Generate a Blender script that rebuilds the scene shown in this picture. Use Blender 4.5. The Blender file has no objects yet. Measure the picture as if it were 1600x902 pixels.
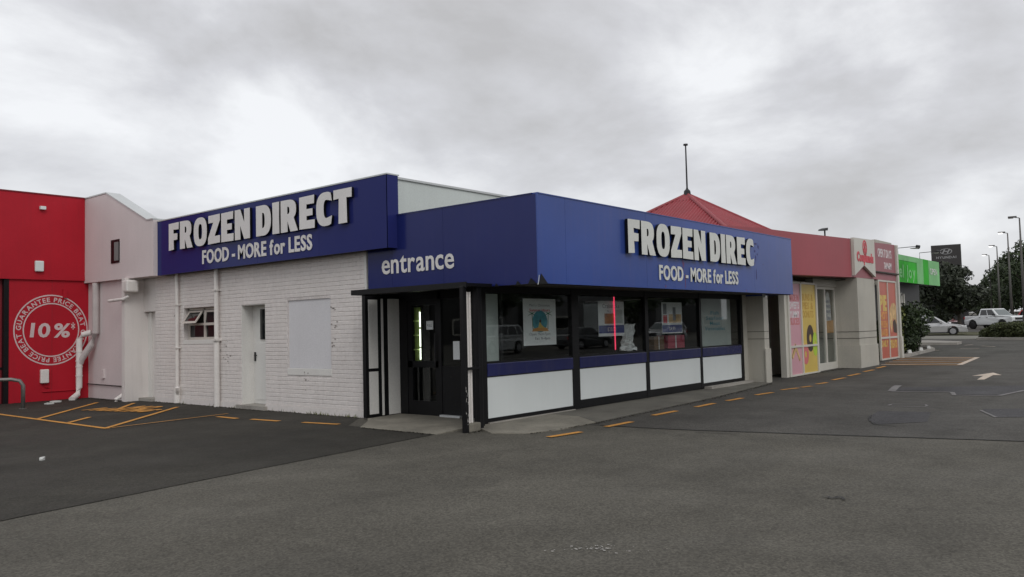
import bpy, bmesh, math, random
from mathutils import Vector, Matrix
random.seed(7)
PI = math.pi
SC = bpy.context.scene
COL = SC.collection

# ------------------------------------------------------------------ camera
def unit(v): return v.normalized()
FPX = 1269.4
_A = unit(Vector((1057, -37, -FPX)))
_B = Vector((-1528, -100, -FPX)); _B = unit(_B - _A * _A.dot(_B))
_U = _A.cross(_B)
CAM_H = 1.6
cam_data = bpy.data.cameras.new('camera')
cam = bpy.data.objects.new('camera', cam_data)
COL.objects.link(cam)
_M = Matrix((_A, _B, _U)).to_4x4()
_M.translation = Vector((0, 0, CAM_H))
cam.matrix_world = _M
cam_data.sensor_width = 36
cam_data.lens = FPX / 1600 * 36
cam_data.clip_start = 0.05
cam_data.clip_end = 3000
SC.camera = cam

# ------------------------------------------------------------------ sky
SUN_DIR = Vector((-0.36, -0.66, 0.66)).normalized()     # towards the sun
world = bpy.data.worlds.new('World'); SC.world = world
world.use_nodes = True
wn = world.node_tree.nodes; wl = world.node_tree.links
wn.clear()
def WN(t, **k):
    n = wn.new(t)
    for a, b in k.items(): setattr(n, a, b)
    return n
out = WN('ShaderNodeOutputWorld')
sky = WN('ShaderNodeTexSky', sky_type='NISHITA', sun_disc=False)
sky.sun_elevation = math.asin(SUN_DIR.z)
sky.sun_rotation = math.atan2(SUN_DIR.x, SUN_DIR.y)
bg1 = WN('ShaderNodeBackground'); bg1.inputs[1].default_value = 0.12
wl.new(sky.outputs[0], bg1.inputs[0])
tc = WN('ShaderNodeTexCoord')
sep = WN('ShaderNodeSeparateXYZ'); wl.new(tc.outputs['Generated'], sep.inputs[0])
def WM(op, a, b=None):
    n = WN('ShaderNodeMath', operation=op)
    for i, x in enumerate((a, b)):
        if x is None: continue
        if isinstance(x, (int, float)): n.inputs[i].default_value = x
        else: wl.new(x, n.inputs[i])
    return n.outputs[0]
zz = WM('ADD', WM('MAXIMUM', sep.outputs[2], 0.0), 0.24)
px = WM('DIVIDE', sep.outputs[0], zz); py = WM('DIVIDE', sep.outputs[1], zz)
cmb = WN('ShaderNodeCombineXYZ'); wl.new(px, cmb.inputs[0]); wl.new(py, cmb.inputs[1])
off = WN('ShaderNodeVectorMath', operation='ADD'); wl.new(cmb.outputs[0], off.inputs[0])
off.inputs[1].default_value = (11.3, 2.2, 0.0)
n1 = WN('ShaderNodeTexNoise'); n1.inputs['Scale'].default_value = 0.75; n1.inputs['Detail'].default_value = 9; n1.inputs['Roughness'].default_value = 0.5; n1.inputs['Distortion'].default_value = 0.35
wl.new(off.outputs[0], n1.inputs['Vector'])
n2 = WN('ShaderNodeTexNoise'); n2.inputs['Scale'].default_value = 0.25; n2.inputs['Detail'].default_value = 4
wl.new(off.outputs[0], n2.inputs['Vector'])
dsq = WN('ShaderNodeVectorMath', operation='MULTIPLY'); wl.new(tc.outputs['Generated'], dsq.inputs[0]); dsq.inputs[1].default_value = (1, 1, 1.9)
dof = WN('ShaderNodeVectorMath', operation='ADD'); wl.new(dsq.outputs[0], dof.inputs[0]); dof.inputs[1].default_value = (0.4173, 4.3425, 3.0854)
n3 = WN('ShaderNodeTexNoise'); n3.inputs['Scale'].default_value = 2.6; n3.inputs['Detail'].default_value = 10; n3.inputs['Roughness'].default_value = 0.555; n3.inputs['Distortion'].default_value = 0.25
wl.new(dof.outputs[0], n3.inputs['Vector'])
mixn = WM('ADD', WM('ADD', WM('MULTIPLY', n1.outputs['Fac'], 0.22), WM('MULTIPLY', n2.outputs['Fac'], 0.1)), WM('MULTIPLY', n3.outputs['Fac'], 0.68))
ramp = WN('ShaderNodeValToRGB')
cr = ramp.color_ramp
cr.elements[0].position = 0.375; cr.elements[0].color = (0.545, 0.54, 0.545, 1)
cr.elements[1].position = 0.555; cr.elements[1].color = (0.94, 0.95, 0.97, 1)
e = cr.elements.new(0.46); e.color = (0.685, 0.687, 0.712, 1)
wl.new(mixn, ramp.inputs[0])
bg2 = WN('ShaderNodeBackground'); bg2.inputs[1].default_value = 1.0
wl.new(ramp.outputs[0], bg2.inputs[0])
mx = WN('ShaderNodeMixShader'); mx.inputs[0].default_value = 0.94
wl.new(bg1.outputs[0], mx.inputs[1]); wl.new(bg2.outputs[0], mx.inputs[2])
wl.new(mx.outputs[0], out.inputs[0])

# ------------------------------------------------------------------ sun (overcast)
sd = bpy.data.lights.new('sun', 'SUN'); sd.energy = 0.85; sd.angle = math.radians(28); sd.color = (1, 0.97, 0.93)
sun = bpy.data.objects.new('sun', sd); COL.objects.link(sun)
sun.rotation_euler = SUN_DIR.to_track_quat('Z', 'Y').to_euler()
sun.location = (0, -20, 40)
SC.view_settings.view_transform = 'Standard'; SC.view_settings.look = 'None'
SC.view_settings.gamma = 1.0; SC.view_settings.exposure = 0.0
SC.view_settings.use_curve_mapping = False
SC.cycles.max_bounces = 8
SC.cycles.transparent_max_bounces = 16

# ------------------------------------------------------------------ materials
MATS = {}
def mat(name, col, rough=0.6, metal=0.0, spec=0.4, var=0.12, scale=1.5, fine=0.06, fscale=40.0, bump=0.0, bscale=60.0,
        streak=0.0, streak_col=None, emit=None, estr=0.0, coat=0.0, spots=0.0, spot_scale=3.0, spot_col=(0.05, 0.045, 0.04), island=0.0):
    if name in MATS: return MATS[name]
    m = bpy.data.materials.new(name); m.use_nodes = True
    nt = m.node_tree; N = nt.nodes; L = nt.links
    p = N['Principled BSDF']
    p.inputs['Roughness'].default_value = rough; p.inputs['Metallic'].default_value = metal
    p.inputs['Specular IOR Level'].default_value = spec
    p.inputs['Coat Weight'].default_value = coat
    if coat: p.inputs['Coat Roughness'].default_value = 0.06
    geo = N.new('ShaderNodeNewGeometry')
    def noise(s, d=5, vec=None, r=0.55):
        n = N.new('ShaderNodeTexNoise'); n.inputs['Scale'].default_value = s; n.inputs['Detail'].default_value = d; n.inputs['Roughness'].default_value = r
        L.new(vec if vec else geo.outputs['Position'], n.inputs['Vector']); return n.outputs['Fac']
    def math_(op, a, b=None, c=None):
        n = N.new('ShaderNodeMath'); n.operation = op
        for i, x in enumerate((a, b, c)):
            if x is None: continue
            if isinstance(x, (int, float)): n.inputs[i].default_value = x
            else: L.new(x, n.inputs[i])
        return n.outputs[0]
    def mapr(v, a, b, lo, hi):
        n = N.new('ShaderNodeMapRange'); n.inputs[1].default_value = a; n.inputs[2].default_value = b; n.inputs[3].default_value = lo; n.inputs[4].default_value = hi
        L.new(v, n.inputs[0]); return n.outputs[0]
    val = None
    fac = mapr(noise(scale), 0.3, 0.7, 1 - var, 1 + var)
    if fine: fac = math_('MULTIPLY', fac, mapr(noise(fscale, 3), 0.3, 0.7, 1 - fine, 1 + fine))
    if island: fac = math_('MULTIPLY', fac, mapr(geo.outputs['Random Per Island'], 0, 1, 1 - island, 1 + island))
    vm = N.new('ShaderNodeVectorMath'); vm.operation = 'SCALE'; vm.inputs[0].default_value = col[:3]
    L.new(fac, vm.inputs['Scale'])
    c = vm.outputs[0]
    def mixc(f, a, colb):
        n = N.new('ShaderNodeMix'); n.data_type = 'RGBA'
        L.new(f, n.inputs[0]); L.new(a, n.inputs[6]); n.inputs[7].default_value = (*colb, 1); return n.outputs[2]
    if streak:
        mp = N.new('ShaderNodeMapping'); mp.inputs['Scale'].default_value = (5.0, 5.0, 0.35); L.new(geo.outputs['Position'], mp.inputs[0])
        f = mapr(noise(1.6, 6, mp.outputs[0], 0.65), 0.5, 0.78, 0, streak)
        c = mixc(f, c, streak_col or (0.13, 0.11, 0.09))
    if spots:
        f = mapr(noise(spot_scale, 8, None, 0.7), 0.62, 0.70, 0, spots)
        c = mixc(f, c, spot_col)
    L.new(c, p.inputs['Base Color'])
    if bump:
        b = N.new('ShaderNodeBump'); b.inputs['Strength'].default_value = bump; b.inputs['Distance'].default_value = 0.01
        L.new(noise(bscale, 6), b.inputs['Height']); L.new(b.outputs[0], p.inputs['Normal'])
    if emit:
        p.inputs['Emission Color'].default_value = (*emit, 1); p.inputs['Emission Strength'].default_value = estr
    MATS[name] = m; return m

def asphalt(name, col, patch=0.25, tint=(1, 1, 1)):
    m = bpy.data.materials.new(name); m.use_nodes = True
    nt = m.node_tree; N = nt.nodes; L = nt.links; p = N['Principled BSDF']
    p.inputs['Specular IOR Level'].default_value = 0.2
    geo = N.new('ShaderNodeNewGeometry'); P = geo.outputs['Position']
    def noise(s, d=5, r=0.55, vec=None):
        n = N.new('ShaderNodeTexNoise'); n.inputs['Scale'].default_value = s; n.inputs['Detail'].default_value = d; n.inputs['Roughness'].default_value = r
        L.new(vec or P, n.inputs['Vector']); return n.outputs['Fac']
    def mapr(v, a, b, lo, hi):
        n = N.new('ShaderNodeMapRange'); n.inputs[1].default_value = a; n.inputs[2].default_value = b; n.inputs[3].default_value = lo; n.inputs[4].default_value = hi
        L.new(v, n.inputs[0]); return n.outputs[0]
    def mul(a, b):
        n = N.new('ShaderNodeMath'); n.operation = 'MULTIPLY'; L.new(a, n.inputs[0]); L.new(b, n.inputs[1]); return n.outputs[0]
    big = mapr(noise(0.35, 6, 0.6), 0.3, 0.7, 1 - patch, 1 + patch)
    mid = mapr(noise(1.7, 7, 0.68), 0.3, 0.7, 0.86, 1.14)
    mp = N.new('ShaderNodeMapping'); mp.inputs['Rotation'].default_value = (0, 0, 0.35); mp.inputs['Scale'].default_value = (0.12, 0.75, 1); L.new(P, mp.inputs[0])
    mid = mul(mid, mapr(noise(1.0, 4, 0.5, mp.outputs[0]), 0.35, 0.65, 0.90, 1.10))          # wheel-worn lanes
    fleck = mapr(noise(55, 2, 0.5), 0.70, 0.76, 1.0, 1.7)                                      # pale chips
    mid = mul(mid, fleck)
    v = N.new('ShaderNodeTexVoronoi'); v.inputs['Scale'].default_value = 62; L.new(P, v.inputs['Vector'])
    sepc = N.new('ShaderNodeSeparateColor'); L.new(v.outputs['Color'], sepc.inputs[0])
    stone = mapr(sepc.outputs[0], 0, 1, 0.70, 1.34)
    n_sp = mapr(noise(30, 4, 0.75), 0.30, 0.70, 0.84, 1.16)
    dark = mapr(noise(1.1, 9, 0.75), 0.60, 0.72, 1.0, 0.66)      # oil stains and pock marks
    pock = mapr(noise(9, 6, 0.8), 0.68, 0.74, 1.0, 0.55)
    fac = mul(mul(mul(big, mid), mul(stone, n_sp)), mul(dark, pock))
    vm = N.new('ShaderNodeVectorMath'); vm.operation = 'SCALE'; vm.inputs[0].default_value = col; L.new(fac, vm.inputs['Scale'])
    L.new(vm.outputs[0], p.inputs['Base Color'])
    L.new(mapr(noise(0.8, 4), 0.3, 0.7, 0.72, 0.92), p.inputs['Roughness'])
    b = N.new('ShaderNodeBump'); b.inputs['Strength'].default_value = 0.5; b.inputs['Distance'].default_value = 0.006
    L.new(sepc.outputs[1], b.inputs['Height']); L.new(b.outputs[0], p.inputs['Normal'])
    MATS[name] = m; return m

def glass(name, tint=(0.55, 0.58, 0.58), refl=1.0):
    m = bpy.data.materials.new(name); m.use_nodes = True
    nt = m.node_tree; N = nt.nodes; L = nt.links
    for n in list(N):
        if n.type != 'OUTPUT_MATERIAL': N.remove(n)
    o = N['Material Output']
    t = N.new('ShaderNodeBsdfTransparent'); t.inputs[0].default_value = (*tint, 1)
    gsh = N.new('ShaderNodeBsdfGlossy'); gsh.inputs['Roughness'].default_value = 0.015
    gsh.inputs[0].default_value = (0.9, 0.92, 0.92, 1)
    geo = N.new('ShaderNodeNewGeometry')
    dt = N.new('ShaderNodeVectorMath'); dt.operation = 'DOT_PRODUCT'; L.new(geo.outputs['Incoming'], dt.inputs[0]); L.new(geo.outputs['Normal'], dt.inputs[1])
    def mth(op, a, b):
        n = N.new('ShaderNodeMath'); n.operation = op; n.use_clamp = op == 'ADD'
        for i, x in enumerate((a, b)):
            if isinstance(x, (int, float)): n.inputs[i].default_value = x
            elif x is not None: L.new(x, n.inputs[i])
        return n.outputs[0]
    ab = mth('ABSOLUTE', dt.outputs['Value'], None)
    mm = N.new('ShaderNodeMath'); mm.operation = 'MULTIPLY'; mm.inputs[1].default_value = refl; mm.use_clamp = True
    L.new(mth('ADD', mth('MULTIPLY', mth('POWER', mth('SUBTRACT', 1.0, ab), 5.0), 0.96), 0.04), mm.inputs[0])     # Schlick reflectance, the same on both faces
    mix = N.new('ShaderNodeMixShader'); L.new(mm.outputs[0], mix.inputs[0]); L.new(t.outputs[0], mix.inputs[1]); L.new(gsh.outputs[0], mix.inputs[2])
    L.new(mix.outputs[0], o.inputs[0]); MATS[name] = m; return m

def leafmat(name, col, var=0.45):
    m = mat(name, col, rough=0.55, spec=0.3, var=0.25, scale=0.9, fine=0.0, island=var)
    return m

M_ASPH = asphalt('asphalt_worn', (0.090, 0.084, 0.070), 0.20)
M_ASPH_D = asphalt('asphalt_fresh', (0.037, 0.0345, 0.0285), 0.22)
M_ASPH_B = asphalt('asphalt_far', (0.071, 0.067, 0.060), 0.26)
M_ASPH_P = asphalt('asphalt_patch', (0.060, 0.058, 0.060), 0.12)
M_CONC = mat('concrete_apron', (0.21, 0.195, 0.16), 0.85, var=0.28, scale=1.3, fine=0.18, fscale=60, bump=0.4, streak=0.5, streak_col=(0.09, 0.085, 0.07), spots=0.5, spot_scale=4)
M_KERB = mat('kerb_concrete', (0.33, 0.31, 0.28), 0.85, var=0.2, fine=0.15, bump=0.3, spots=0.4)
M_BRICK = mat('painted_brick', (0.71, 0.67, 0.645), 0.55, var=0.05, scale=0.8, fine=0.05, fscale=14, bump=0.35, bscale=35, streak=0.16, streak_col=(0.40, 0.36, 0.33), spots=0.22, spot_scale=1.7, spot_col=(0.45, 0.42, 0.39), island=0.02)
M_MORTAR = mat('painted_mortar', (0.64, 0.60, 0.58), 0.7, var=0.12, scale=2, fine=0.15, streak=0.3)
M_PALE = mat('pale_paint', (0.70, 0.66, 0.635), 0.6, var=0.07, scale=0.7, fine=0.05, bump=0.15, bscale=25, streak=0.2, streak_col=(0.3, 0.26, 0.24))
M_PINKW = mat('pinkish_paint', (0.66, 0.59, 0.585), 0.6, var=0.05, scale=0.9, bump=0.1, bscale=25, streak=0.10, streak_col=(0.4, 0.34, 0.33))
M_WHITE = mat('white_paint', (0.70, 0.69, 0.66), 0.5, var=0.05, scale=1.1, bump=0.06, streak=0.16, streak_col=(0.38, 0.35, 0.30))
M_PIPE = mat('pipe_paint', (0.72, 0.69, 0.66), 0.45, var=0.07, scale=4, streak=0.3, streak_col=(0.3, 0.27, 0.24), spots=0.3, spot_scale=9, spot_col=(0.15, 0.13, 0.12))
M_PIPE2 = mat('pipe_grey', (0.50, 0.455, 0.445), 0.5, var=0.08, scale=4, streak=0.3, streak_col=(0.3, 0.27, 0.25))
M_CLAD = mat('pale_cladding', (0.61, 0.66, 0.64), 0.5, var=0.05, scale=0.8, streak=0.12, streak_col=(0.4, 0.42, 0.4))
M_FLASH = mat('flashing', (0.55, 0.57, 0.57), 0.4, metal=0.3, var=0.06)
M_BLUE1 = mat('blue_gloss_panel', (0.022, 0.028, 0.140), 0.10, spec=0.09, bump=0.25, bscale=1.1, var=0.05, scale=0.5, fine=0.0, streak=0.10, streak_col=(0.05, 0.05, 0.12))
M_BLUE2 = mat('blue_panel', (0.015, 0.022, 0.125), 0.2, spec=0.25, bump=0.3, bscale=1.3, var=0.07, scale=0.6, fine=0.0, streak=0.12, streak_col=(0.05, 0.05, 0.13))
M_BLUE3 = mat('blue_panel_faded', (0.034, 0.072, 0.285), 0.26, spec=0.4, bump=0.3, bscale=1.3, var=0.12, scale=0.45, fine=0.02, streak=0.22, streak_col=(0.10, 0.09, 0.22), spots=0.25, spot_scale=1.4, spot_col=(0.09, 0.08, 0.22))
M_BLUEB = mat('blue_sill', (0.016, 0.020, 0.095), 0.25, spec=0.5, var=0.08, streak=0.15)
M_BLACK = mat('black_frame', (0.006, 0.006, 0.007), 0.42, spec=0.25, var=0.2, scale=3, spots=0.10, spot_scale=14, spot_col=(0.2, 0.2, 0.2))
M_SOFFIT = mat('soffit', (0.060, 0.054, 0.046), 0.7, var=0.2)
M_PANEL = mat('white_panel', (0.69, 0.73, 0.725), 0.35, var=0.03, scale=0.9, fine=0.0, streak=0.06, streak_col=(0.4, 0.4, 0.38))
M_BOARD = mat('grey_board', (0.66, 0.655, 0.672), 0.45, var=0.03, scale=1, streak=0.1, streak_col=(0.4, 0.38, 0.38))
M_LETTER = mat('letter_white', (0.72, 0.70, 0.685), 0.45, var=0.05, streak=0.15, streak_col=(0.35, 0.33, 0.3))
M_LETTER2 = mat('letter_white_clean', (0.66, 0.67, 0.63), 0.45, var=0.05, streak=0.15, streak_col=(0.4, 0.39, 0.33))
M_LSIDE = M_BLACK
M_RED = mat('red_wall', (0.43, 0.013, 0.026), 0.5, spec=0.2, var=0.10, scale=0.6, fine=0.04, bump=0.12, bscale=20, streak=0.22, streak_col=(0.22, 0.02, 0.03))
M_RED2 = mat('red_dark', (0.20, 0.015, 0.022), 0.4, var=0.1)
M_RINGW = mat('ring_paint', (0.62, 0.50, 0.50), 0.6, var=0.06, spots=0.15, spot_scale=8, spot_col=(0.4, 0.1, 0.1))
M_MAROON = mat('maroon_fascia', (0.34, 0.056, 0.070), 0.5, var=0.08, scale=0.5, streak=0.2, streak_col=(0.2, 0.06, 0.06))
M_MAROON2 = mat('maroon_fascia_faded', (0.33, 0.115, 0.13), 0.5, var=0.08, scale=0.5, streak=0.2, streak_col=(0.25, 0.1, 0.11))
M_ROOF = mat('red_iron_roof', (0.28, 0.040, 0.050), 0.5, var=0.12, scale=0.8, streak=0.15, streak_col=(0.16, 0.04, 0.04))
M_STUCCO = mat('cream_stucco', (0.46, 0.44, 0.385), 0.75, var=0.08, scale=0.9, bump=0.3, bscale=60, streak=0.25, streak_col=(0.25, 0.23, 0.19))
M_CREAMF = mat('cream_frame', (0.58, 0.56, 0.50), 0.5, var=0.06)
M_PINK = mat('poster_pink', (0.60, 0.32, 0.37), 0.4, var=0.05)
M_YELL = mat('poster_yellow', (0.62, 0.45, 0.10), 0.4, var=0.06)
M_ORNG = mat('poster_red_orange', (0.48, 0.115, 0.075), 0.4, var=0.08)
M_PTXTR = mat('print_red', (0.52, 0.17, 0.17), 0.5)
M_PTXTW = mat('print_white', (0.72, 0.70, 0.70), 0.5)
M_PTXTO = mat('print_ochre', (0.50, 0.30, 0.05), 0.5)
M_PTXTY = mat('print_amber', (0.62, 0.30, 0.08), 0.5)
M_BROWN = mat('print_chocolate', (0.06, 0.035, 0.025), 0.5)
M_ROSE = mat('print_rose', (0.60, 0.16, 0.16), 0.5)
M_LIME = mat('print_lime', (0.42, 0.60, 0.05), 0.5)
M_BREAD = mat('print_bread', (0.60, 0.40, 0.18), 0.5, var=0.3, scale=6)
M_GREEN = mat('green_sign', (0.020, 0.42, 0.010), 0.5, spec=0.1, var=0.35, scale=0.8, fine=0.0)
M_GREENP = mat('green_sign_pale', (0.16, 0.50, 0.16), 0.4, spec=0.15, var=0.2, scale=0.8, fine=0.0)
M_SIGNRED = mat('sign_red', (0.55, 0.02, 0.04), 0.4)
M_ORPAINT = mat('orange_line', (0.52, 0.245, 0.050), 0.8, var=0.18, scale=3, fine=0.2, spots=0.55, spot_scale=7, spot_col=(0.10, 0.09, 0.08))
M_WHPAINT = mat('cream_line', (0.52, 0.44, 0.36), 0.8, var=0.15, scale=3, fine=0.2, spots=0.5, spot_scale=6, spot_col=(0.12, 0.11, 0.1))
M_SEAL = mat('pale_sealant', (0.165, 0.158, 0.155), 0.8, var=0.25, scale=2, fine=0.2)
M_STEEL = mat('galvanised', (0.20, 0.19, 0.18), 0.5, metal=0.6, var=0.2, scale=6, spots=0.3)
M_DARKM = mat('dark_metal', (0.03, 0.03, 0.032), 0.5, metal=0.3)
M_POLE = mat('lamp_pole', (0.10, 0.095, 0.088), 0.6, metal=0.2, var=0.15)
M_GLASS = glass('shop_glass', (0.92, 0.935, 0.93), 1.0)
M_GLASS2 = glass('clear_glass', (0.85, 0.87, 0.86), 1.0)
M_DGLASS = mat('dark_glass', (0.012, 0.014, 0.015), 0.06, spec=0.6, var=0.1, fine=0)
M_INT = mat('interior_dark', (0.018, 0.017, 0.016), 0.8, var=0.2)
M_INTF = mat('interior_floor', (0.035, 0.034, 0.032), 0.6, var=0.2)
M_INTW = mat('interior_grey', (0.20, 0.205, 0.20), 0.7, var=0.1)
M_FROST = mat('frosted_board', (0.42, 0.47, 0.45), 0.6, var=0.1, scale=0.8)
M_PAPER = mat('paper', (0.80, 0.83, 0.83), 0.6, var=0.03)
M_TEAL = mat('print_teal', (0.06, 0.27, 0.33), 0.5, var=0.3, scale=9)
M_PBLUE = mat('print_blue', (0.025, 0.045, 0.22), 0.5)
M_PORNG = mat('print_orange', (0.42, 0.16, 0.03), 0.5, var=0.4, scale=12)
M_PGREY = mat('print_grey', (0.22, 0.23, 0.25), 0.5)
M_PGREEN = mat('print_green', (0.06, 0.2, 0.12), 0.5)
M_LED = mat('led_red', (0.5, 0.02, 0.06), 0.4, emit=(1.0, 0.06, 0.14), estr=1.0)
M_TUBE = mat('cabinet_tube', (0.8, 0.85, 0.8), 0.4, emit=(0.95, 1.0, 0.86), estr=2.6)
M_CABIN = mat('cabinet_inside', (0.40, 0.52, 0.16), 0.4, var=0.3, scale=6)
M_BAG = mat('white_plastic', (0.85, 0.87, 0.87), 0.3, var=0.05)
M_BOXPK = mat('carton_pink', (0.45, 0.07, 0.11), 0.6)
M_BOXBR = mat('carton_brown', (0.17, 0.10, 0.055), 0.7)
M_SILV = mat('paint_silver', (0.50, 0.50, 0.50), 0.25, metal=0.4, var=0.03, coat=0.6)
M_WCAR = mat('paint_white', (0.66, 0.68, 0.68), 0.25, var=0.03, coat=0.6)
M_RCAR = mat('paint_red', (0.12, 0.012, 0.014), 0.25, var=0.03, coat=0.6)
M_GCAR = mat('paint_grey', (0.10, 0.105, 0.11), 0.25, metal=0.4, var=0.03, coat=0.6)
M_TYRE = mat('tyre', (0.014, 0.014, 0.014), 0.85, var=0.15)
M_RIM = mat('rim', (0.42, 0.42, 0.43), 0.35, metal=0.6)
M_LAMPG = mat('headlamp', (0.55, 0.56, 0.56), 0.1, spec=0.6)
M_TAIL = mat('tail_lamp', (0.35, 0.01, 0.01), 0.2)
M_LAMPON = mat('street_light_lens', (0.8, 0.8, 0.8), 0.3, emit=(1, 0.98, 0.95), estr=3.0)
M_PYLON = mat('pylon_black', (0.020, 0.017, 0.015), 0.25, spec=0.5, var=0.05)
M_CHROME = mat('sign_silver', (0.34, 0.34, 0.34), 0.4, metal=0.2)
M_DKBLD = mat('dark_building', (0.026, 0.025, 0.025), 0.5, var=0.15)
M_GRBLD = mat('grey_building', (0.20, 0.20, 0.20), 0.7, var=0.12, scale=0.4, streak=0.2)
M_BARK = mat('bark', (0.055, 0.046, 0.036), 0.9, var=0.25, scale=3, fine=0.2, bump=0.6, bscale=14)
M_LEAF_D = leafmat('leaf_dark', (0.030, 0.038, 0.022))
M_LEAF_M = leafmat('leaf_mid', (0.042, 0.060, 0.026))
M_LEAF_S = leafmat('leaf_shrub', (0.030, 0.046, 0.017))
M_LEAF_Y = leafmat('leaf_yellowish', (0.115, 0.130, 0.036))
M_LEAF_H = leafmat('leaf_hedge', (0.050, 0.060, 0.020))
M_GRASS = mat('verge_grass', (0.075, 0.075, 0.035), 0.9, var=0.3, scale=2, fine=0.3, fscale=20)
M_LITTER = mat('litter_white', (0.55, 0.55, 0.53), 0.7)
M_WOODW = mat('window_timber', (0.50, 0.455, 0.41), 0.55, var=0.08, streak=0.25, streak_col=(0.25, 0.22, 0.19))

# ------------------------------------------------------------------ mesh helpers
ORG = {}
class MB:
    def __init__(s): s.v = []; s.f = []
    def add(s, vs, fs):
        o = len(s.v); s.v += [tuple(p) for p in vs]; s.f += [tuple(i + o for i in f) for f in fs]; return s
    def box(s, x0, x1, y0, y1, z0, z1):
        if x0 > x1: x0, x1 = x1, x0
        if y0 > y1: y0, y1 = y1, y0
        if z0 > z1: z0, z1 = z1, z0
        vs = [(x, y, z) for z in (z0, z1) for x, y in ((x0, y0), (x1, y0), (x1, y1), (x0, y1))]
        return s.add(vs, [(3, 2, 1, 0), (4, 5, 6, 7), (0, 1, 5, 4), (1, 2, 6, 5), (2, 3, 7, 6), (3, 0, 4, 7)])
    def hexa(s, bot, top):
        n = len(bot)
        return s.add(list(bot) + list(top), [tuple(range(n - 1, -1, -1)), tuple(range(n, 2 * n))] + [(i, (i + 1) % n, n + (i + 1) % n, n + i) for i in range(n)])
    def prism(s, poly, d):            # planar 3D loop + extrusion vector
        d = Vector(d); return s.hexa([Vector(p) for p in poly], [Vector(p) + d for p in poly])
    def tube(s, pts, r, n=10, cap=True):
        pts = [Vector(p) for p in pts]; rs = r if isinstance(r, (list, tuple)) else [r] * len(pts)
        rings = []; up = Vector((0, 0, 1))
        for i, p in enumerate(pts):
            t = (pts[min(i + 1, len(pts) - 1)] - pts[max(i - 1, 0)]).normalized()
            a = t.cross(up if abs(t.z) < 0.95 else Vector((1, 0, 0))).normalized(); b = t.cross(a)
            rings.append([p + (a * math.cos(2 * PI * k / n) + b * math.sin(2 * PI * k / n)) * rs[i] for k in range(n)])
        vs = [q for rg in rings for q in rg]; fs = []
        for i in range(len(pts) - 1):
            for k in range(n):
                a, b = i * n + k, i * n + (k + 1) % n
                fs.append((a, a + n, b + n, b))
        if cap: fs += [tuple(range(n)), tuple(range(len(pts) * n - 1, (len(pts) - 1) * n - 1, -1))]
        return s.add(vs, fs)
    def build(s, name, m, parent=None, smooth=False, org=None):
        me = bpy.data.meshes.new(name)
        if parent is not None: o3 = ORG.get(parent.name, Vector((0, 0, 0)))
        elif org is not None: o3 = Vector(org)
        else:
            xs, ys, zs = zip(*s.v); o3 = Vector(((min(xs) + max(xs)) / 2, (min(ys) + max(ys)) / 2, min(zs)))
        me.from_pydata([(x - o3.x, y - o3.y, z - o3.z) for x, y, z in s.v], [], s.f)
        bm = bmesh.new(); bm.from_mesh(me); bmesh.ops.recalc_face_normals(bm, faces=bm.faces); bm.to_mesh(me); bm.free()
        if smooth:
            for p in me.polygons: p.use_smooth = True
        me.materials.append(m)
        ob = bpy.data.objects.new(name, me); COL.objects.link(ob)
        if parent is not None: ob.parent = parent
        else: ob.location = o3
        ORG[ob.name] = o3
        return ob
def box(name, m, parent, *b, bevel=0.0):
    o = MB().box(*b).build(name, m, parent)
    if bevel:
        md = o.modifiers.new('bevel', 'BEVEL'); md.width = bevel; md.segments = 2
    return o
def thing(name, label, cat, loc=(0, 0, 0), group=None, rz=0.0, local=False):
    o = bpy.data.objects.new(name, None); COL.objects.link(o); o.location = loc; o.rotation_euler.z = rz
    o['label'] = label; o['category'] = cat
    if group: o['group'] = group
    ORG[o.name] = Vector((0, 0, 0)) if local else Vector(loc)
    return o
def tag(o, label, cat, group=None):
    o['label'] = label; o['category'] = cat
    if group: o['group'] = group
    return o
def struct(o, label=None):
    o['kind'] = 'structure'
    if label: o['label'] = label
    return o

def gz(x): return 0.0065 * max(0.0, x - 16.0)
def G(px_, py_, lift=0.0):           # where the sight line of a photo pixel meets the ground
    d = _M.to_3x3() @ Vector((px_ - 800, 451 - py_, -FPX))
    t = -CAM_H / d.z
    if t * d.x > 16: t = (CAM_H + 0.0065 * 16) / (0.0065 * d.x - d.z)
    p = Vector((0, 0, CAM_H)) + d * t; p.z += lift; return p

# ---- lettering
_GC = {}
def bglyph(ch, bold):
    k = (ch, bold)
    if k in _GC: return _GC[k]
    cu = bpy.data.curves.new('t', 'FONT'); cu.body = ch; cu.size = 1; cu.offset = bold; cu.extrude = 0.5; cu.resolution_u = 3
    ob = bpy.data.objects.new('t', cu); COL.objects.link(ob)
    bpy.context.view_layer.update()
    me = bpy.data.meshes.new_from_object(ob.evaluated_get(bpy.context.evaluated_depsgraph_get()))
    vs = [tuple(v.co) for v in me.vertices]; fs = [tuple(p.vertices) for p in me.polygons]
    bpy.data.objects.remove(ob); bpy.data.curves.remove(cu); bpy.data.meshes.remove(me)
    _GC[k] = (vs, fs); return _GC[k]
def arc(cx, cy, rx, ry, a0, a1, n=10, pw=2.6):
    r = []
    for i in range(n + 1):
        a = math.radians(a0 + (a1 - a0) * i / n); c, s_ = math.cos(a), math.sin(a)
        r.append((cx + rx * math.copysign(abs(c) ** (2 / pw), c), cy + ry * math.copysign(abs(s_) ** (2 / pw), s_)))
    return r
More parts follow.
